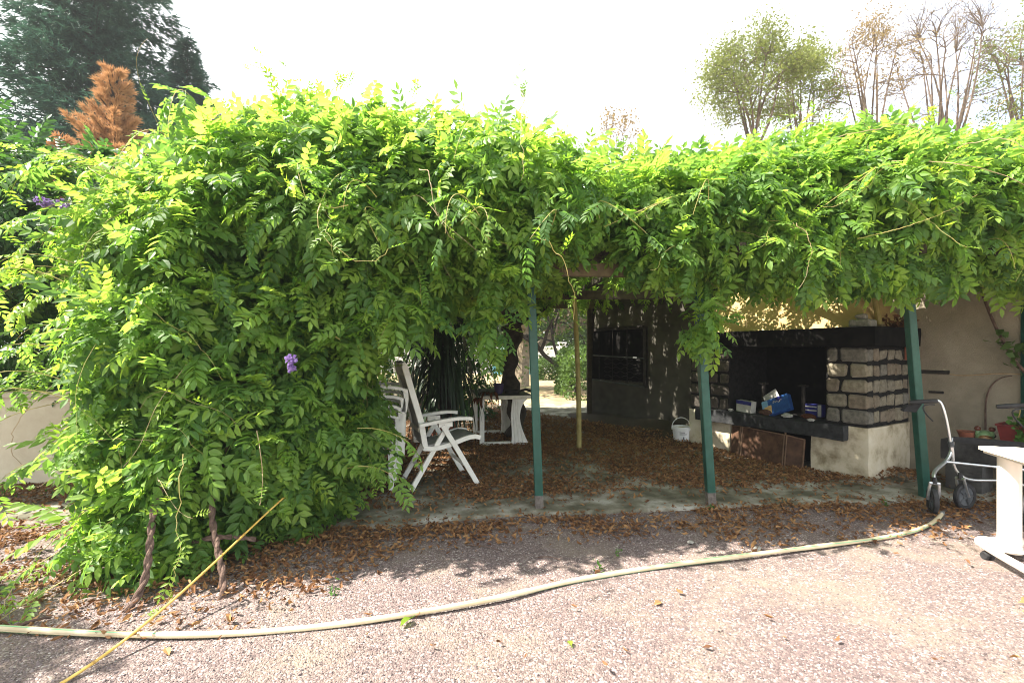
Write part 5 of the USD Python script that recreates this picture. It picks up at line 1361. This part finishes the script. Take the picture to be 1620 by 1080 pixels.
struct('thicket', leafy_at(c, 0.34, 7, 0.7), M['far_leaf'], 'sunlit woodland thicket beyond the white boundary wall', 'woodland', kind='stuff')

# ------------------------------------------------------------------ fallen leaves, pebbles, weeds
def dry_leaf(seed, l=0.062, w=0.028):
    r = np.random.default_rng(seed)
    v, f = leaflet(l, w, r.uniform(0.5, 1.1), r.uniform(-0.9, 0.9))
    a = (v[:, 0] / l - 0.5) * r.uniform(0.8, 1.8)
    v[:, 2] += l * 0.28 * a ** 2
    v[:, 1] += 0.006 * np.sin(v[:, 0] * 90 + seed)
    return trimesh.Trimesh(v - [l / 2, 0, -0.002], f, process=False)


r6 = np.random.default_rng(23)


def litter_density(x, y):
    front = 3.72 + 0.155 * np.maximum(0, x + 1)                      # front edge of the slab, roughly
    n = meshkit.fbm(np.stack([x * 1.1, y * 1.1, 0 * x], -1), 4, 81)
    n2 = meshkit.fbm(np.stack([x * 3.5, y * 3.5, 0 * x], -1), 3, 82)
    u = y - front
    d = np.where(u > 0.55, 1.0, np.where(u > 0.0, 0.05 + 0.95 * np.clip((u - 0.22) / 0.4, 0, 1) * n2, 0))
    band = np.clip(1.15 + u / (0.55 + 0.30 * (x > 1.5) + 0.25 * (x < -0.8) + 0.55 * np.clip((-0.9 - x) / 0.5, 0, 1)), 0, 1)
    d = np.where(u <= 0.02, band * np.clip((n2 * 1.3 + n * 0.8 - 0.55) * 1.6, 0.0, 1), d * np.clip(0.3 + (n - 0.28) * 3.0, 0.12, 1))
    d = np.where(u < -0.9 - 0.7 * (x < -1.0), np.maximum(d * 0.3, 0.0012), d)
    return d


x, y = r6.uniform(-5.4, 5.2, 330000), r6.uniform(1.7, 13.5, 330000)
dd = litter_density(x, y)
inside_fire = ((x - 3.74) * 0.866 + (y - 4.94) * 0.5 > 0.0) & ((x - 3.74) * -0.5 + (y - 4.94) * 0.866 > -0.02)
wall_side = (x - 4.6) * -0.866 + (y - 5.45) * -0.5 < 0.03
ok = (r6.uniform(0, 1, len(x)) < dd * 1.25 * np.where(y < 7, 1.0, 0.6)) & ~inside_fire & ~wall_side & (np.abs(x / y) < 1.25)
x, y = x[ok], y[ok]
n = len(x)
# leaves pile up against the house wall and the fireplace
heap = 0.22 * np.exp(-((x - 2.55) / 0.55) ** 2 - ((y - 7.95) / 0.9) ** 2) + 0.10 * np.exp(-((x - 1.9) / 0.6) ** 2 - ((y - 9.3) / 1.0) ** 2) + 0.10 * np.exp(-((x - 4.05) / 0.35) ** 2 - ((y - 5.1) / 0.25) ** 2)
z = np.where(y > 3.72 + 0.155 * np.maximum(0, x + 1), 0.036, 0.012) + np.abs(r6.normal(0, 0.010, n)) + heap * r6.uniform(0.5, 1, n)
tilt = Rot.from_euler('zyx', np.stack([r6.uniform(0, 6.28, n), r6.normal(0, 0.35, n), r6.normal(0, 0.5, n)], 1)).as_matrix()
flip = r6.uniform(0, 1, n) < 0.4
tilt[flip] = tilt[flip] @ np.diag([1, -1, -1.0])
litter = instancer('/World/fallen_leaves', np.stack([x, y, z + 0.008 * flip], 1), tilt, np.where(r6.uniform(0, 1, n) < 0.3, r6.uniform(0.18, 0.36, n), r6.uniform(0.36, 0.85, n)), r6.integers(0, 6, n), [('dry_leaf', dry_leaf(k, 0.05 + 0.006 * k, 0.022 + 0.002 * k), M['litter']) for k in range(6)])
keys(litter.GetPrim(), 'carpet of dry brown fallen leaves on the slab and along its edge', 'fallen leaves')
mound = sheet(1.2, 3.4, 6.6, 10.4, 0.0, 0.1)
v = np.array(mound.vertices)
v[:, 2] = 0.02 + 0.20 * np.exp(-((v[:, 0] - 2.55) / 0.55) ** 2 - ((v[:, 1] - 7.95) / 0.9) ** 2) + 0.09 * np.exp(-((v[:, 0] - 1.9) / 0.6) ** 2 - ((v[:, 1] - 9.3) / 1.0) ** 2)
struct('leaf_mould_mound', trimesh.Trimesh(v, mound.faces, process=False), M['soil'], 'mound of dark leaf mould piled in the corner between house wall and fireplace', 'leaf mould', smooth=True)

# pebbles
def pebble(seed):
    r = np.random.default_rng(seed)
    return hull(unit(r.normal(0, 1, (11, 3))) * [1, 0.75, 0.55] * r.uniform(0.8, 1.1, (11, 1)))


m = 52000
yy = 1.75 + (r6.uniform(0, 1, m) ** 1.6) * 2.6
xx = r6.uniform(-1.22, 1.22, m) * yy
okp = yy < 3.70 + 0.155 * np.maximum(0, xx + 1)
xx, yy = xx[okp], yy[okp]
gz = 0.018 * (meshkit.fbm(np.stack([xx, yy, 0 * xx], -1) * [1.3, 1.3, 1], 3, 3) - 0.5)
m = len(xx)
peb = instancer('/World/gravel_stones', np.stack([xx, yy, gz + 0.001], 1), Rot.random(m, random_state=4).as_matrix(), np.exp(r6.normal(math.log(0.0042), 0.35, m)), r6.integers(0, 5, m), [('pebble', pebble(k), M['pebble']) for k in range(5)])
keys(peb.GetPrim(), 'loose pinkish and white crushed stones lying on the gravel yard', 'gravel')

# single things on the gravel
def flat_leaf(name, label, x, y, mt, l, az, category='leaf', lift=0.012):
    v, f = leaflet(l, l * 0.55, 0.5, 0.3)
    ms = [trimesh.Trimesh(v, f, process=False), tube([(-l * 0.35, 0, 0.004), (0, 0, 0)], 0.0015, 4)]
    o = usdkit.mesh(stage, numbered('/World/' + name), xf(cat(ms), euler(r6.uniform(-15, 15), r6.uniform(-10, 10), az), (x, y, lift)), mt)
    keys(o.GetPrim(), label, category)


flat_leaf('yellow_leaf', 'large yellowing leaf caught on the hose at its lowest middle stretch', -0.52, 2.44, M['leaf_young'], 0.085, -120, lift=0.02)
flat_leaf('yellow_leaf', 'bright yellow green leaf lying alone on the sunlit gravel at the right', 2.75, 2.52, M['leaf_young'], 0.07, 10)
flat_leaf('yellow_leaf', 'yellow leaf on the gravel near the bottom centre', 0.28, 2.22, M['leaf_young'], 0.05, 100)
flat_leaf('brown_leaf', 'brown curled leaf on the bright gravel right of the centre', 0.78, 2.58, M['litter'], 0.06, 30)
flat_leaf('brown_leaf', 'brown leaf on the gravel below the cane and hose crossing', -1.62, 2.20, M['litter'], 0.06, -40)
for x, y, s, lb in ((1.72, 3.30, 0.045, 'flat pale stone lying just above the hose at right of centre'), (1.30, 3.42, 0.035, 'small flat white stone among the dry leaves above the hose')):
    o = usdkit.mesh(stage, numbered('/World/flat_stone'), xf(hull(unit(np.random.default_rng(int(x * 100)).normal(0, 1, (14, 3))) * [s, s * 0.8, s * 0.3]), None, (x, y, 0.015)), M['grey_stone'])
    keys(o.GetPrim(), lb, 'stone')
wd = [(0.55, 3.0, 'small green weed growing just above the hose near the centre'), (0.72, 3.20, 'small weed in the gravel below the middle post'), (-1.02, 2.70, 'tiny weed in the gravel left of the centre'), (1.72, 4.10, 'small green weed at the foot of the middle green post'), (3.35, 4.22, 'small green weed at the slab edge near the right post'), (-4.25, 4.45, 'ivy seedling at the foot of the low wall'), (-4.62, 4.28, 'larger ivy plant growing at the foot of the low wall')]
for k, (x, y, lb) in enumerate(wd):
    big_ = 3.0 if k > 4 else 1.0
    t = T('weed', lb, 'weed', (x, y, 0))
    t.part('leaves', leafy(int(16 * big_), [(x, y, 0.03 * big_)], 0.022 * big_, 0.032 * (1 + 0.4 * (big_ > 1)), 90 + k, aspect=0.5), M['weed'])
    t.part('stem', tube([(x, y, 0), (x + 0.01, y, 0.05 * big_)], 0.0015, 4), M['weed'])
for k, (x, y, a, L, lb) in enumerate([(2.55, 2.30, 70, 0.10, 'thin dark twig on the sunlit gravel at the lower right'), (0.25, 3.15, -15, 0.16, 'dark twig lying on the shaded gravel in the middle'), (-0.2, 3.32, -20, 0.28, 'pale curved twig at the edge of the leaf litter'), (-2.45, 2.42, 40, 0.12, 'short brown stick by the hose at the left')]):
    ca, sa = math.cos(math.radians(a)), math.sin(math.radians(a))
    pts = spl([(x - ca * L / 2, y - sa * L / 2, 0.012), (x + 0.01, y + 0.012, 0.018), (x + ca * L / 2, y + sa * L / 2, 0.010)], 8)
    o = usdkit.mesh(stage, numbered('/World/twig'), tube(pts, np.linspace(0.004, 0.002, 8) * (2.5 if k == 3 else 1), 5), M['bark'])
    keys(o.GetPrim(), lb, 'twig')

# ------------------------------------------------------------------ air
hz_m = usdkit.material(stage, '/World/Looks/haze', {'v': ('principled_volume', {'color': (0.93, 0.96, 1.0), 'density': 0.0008, 'anisotropy': 0.2})}, [], volume='v.volume')
hb = trimesh.creation.box(bounds=[[-60, -30, -1.2], [60, 60, 22.5]])
struct('haze', hb, hz_m, 'faint summer haze', 'haze', kind='stuff')
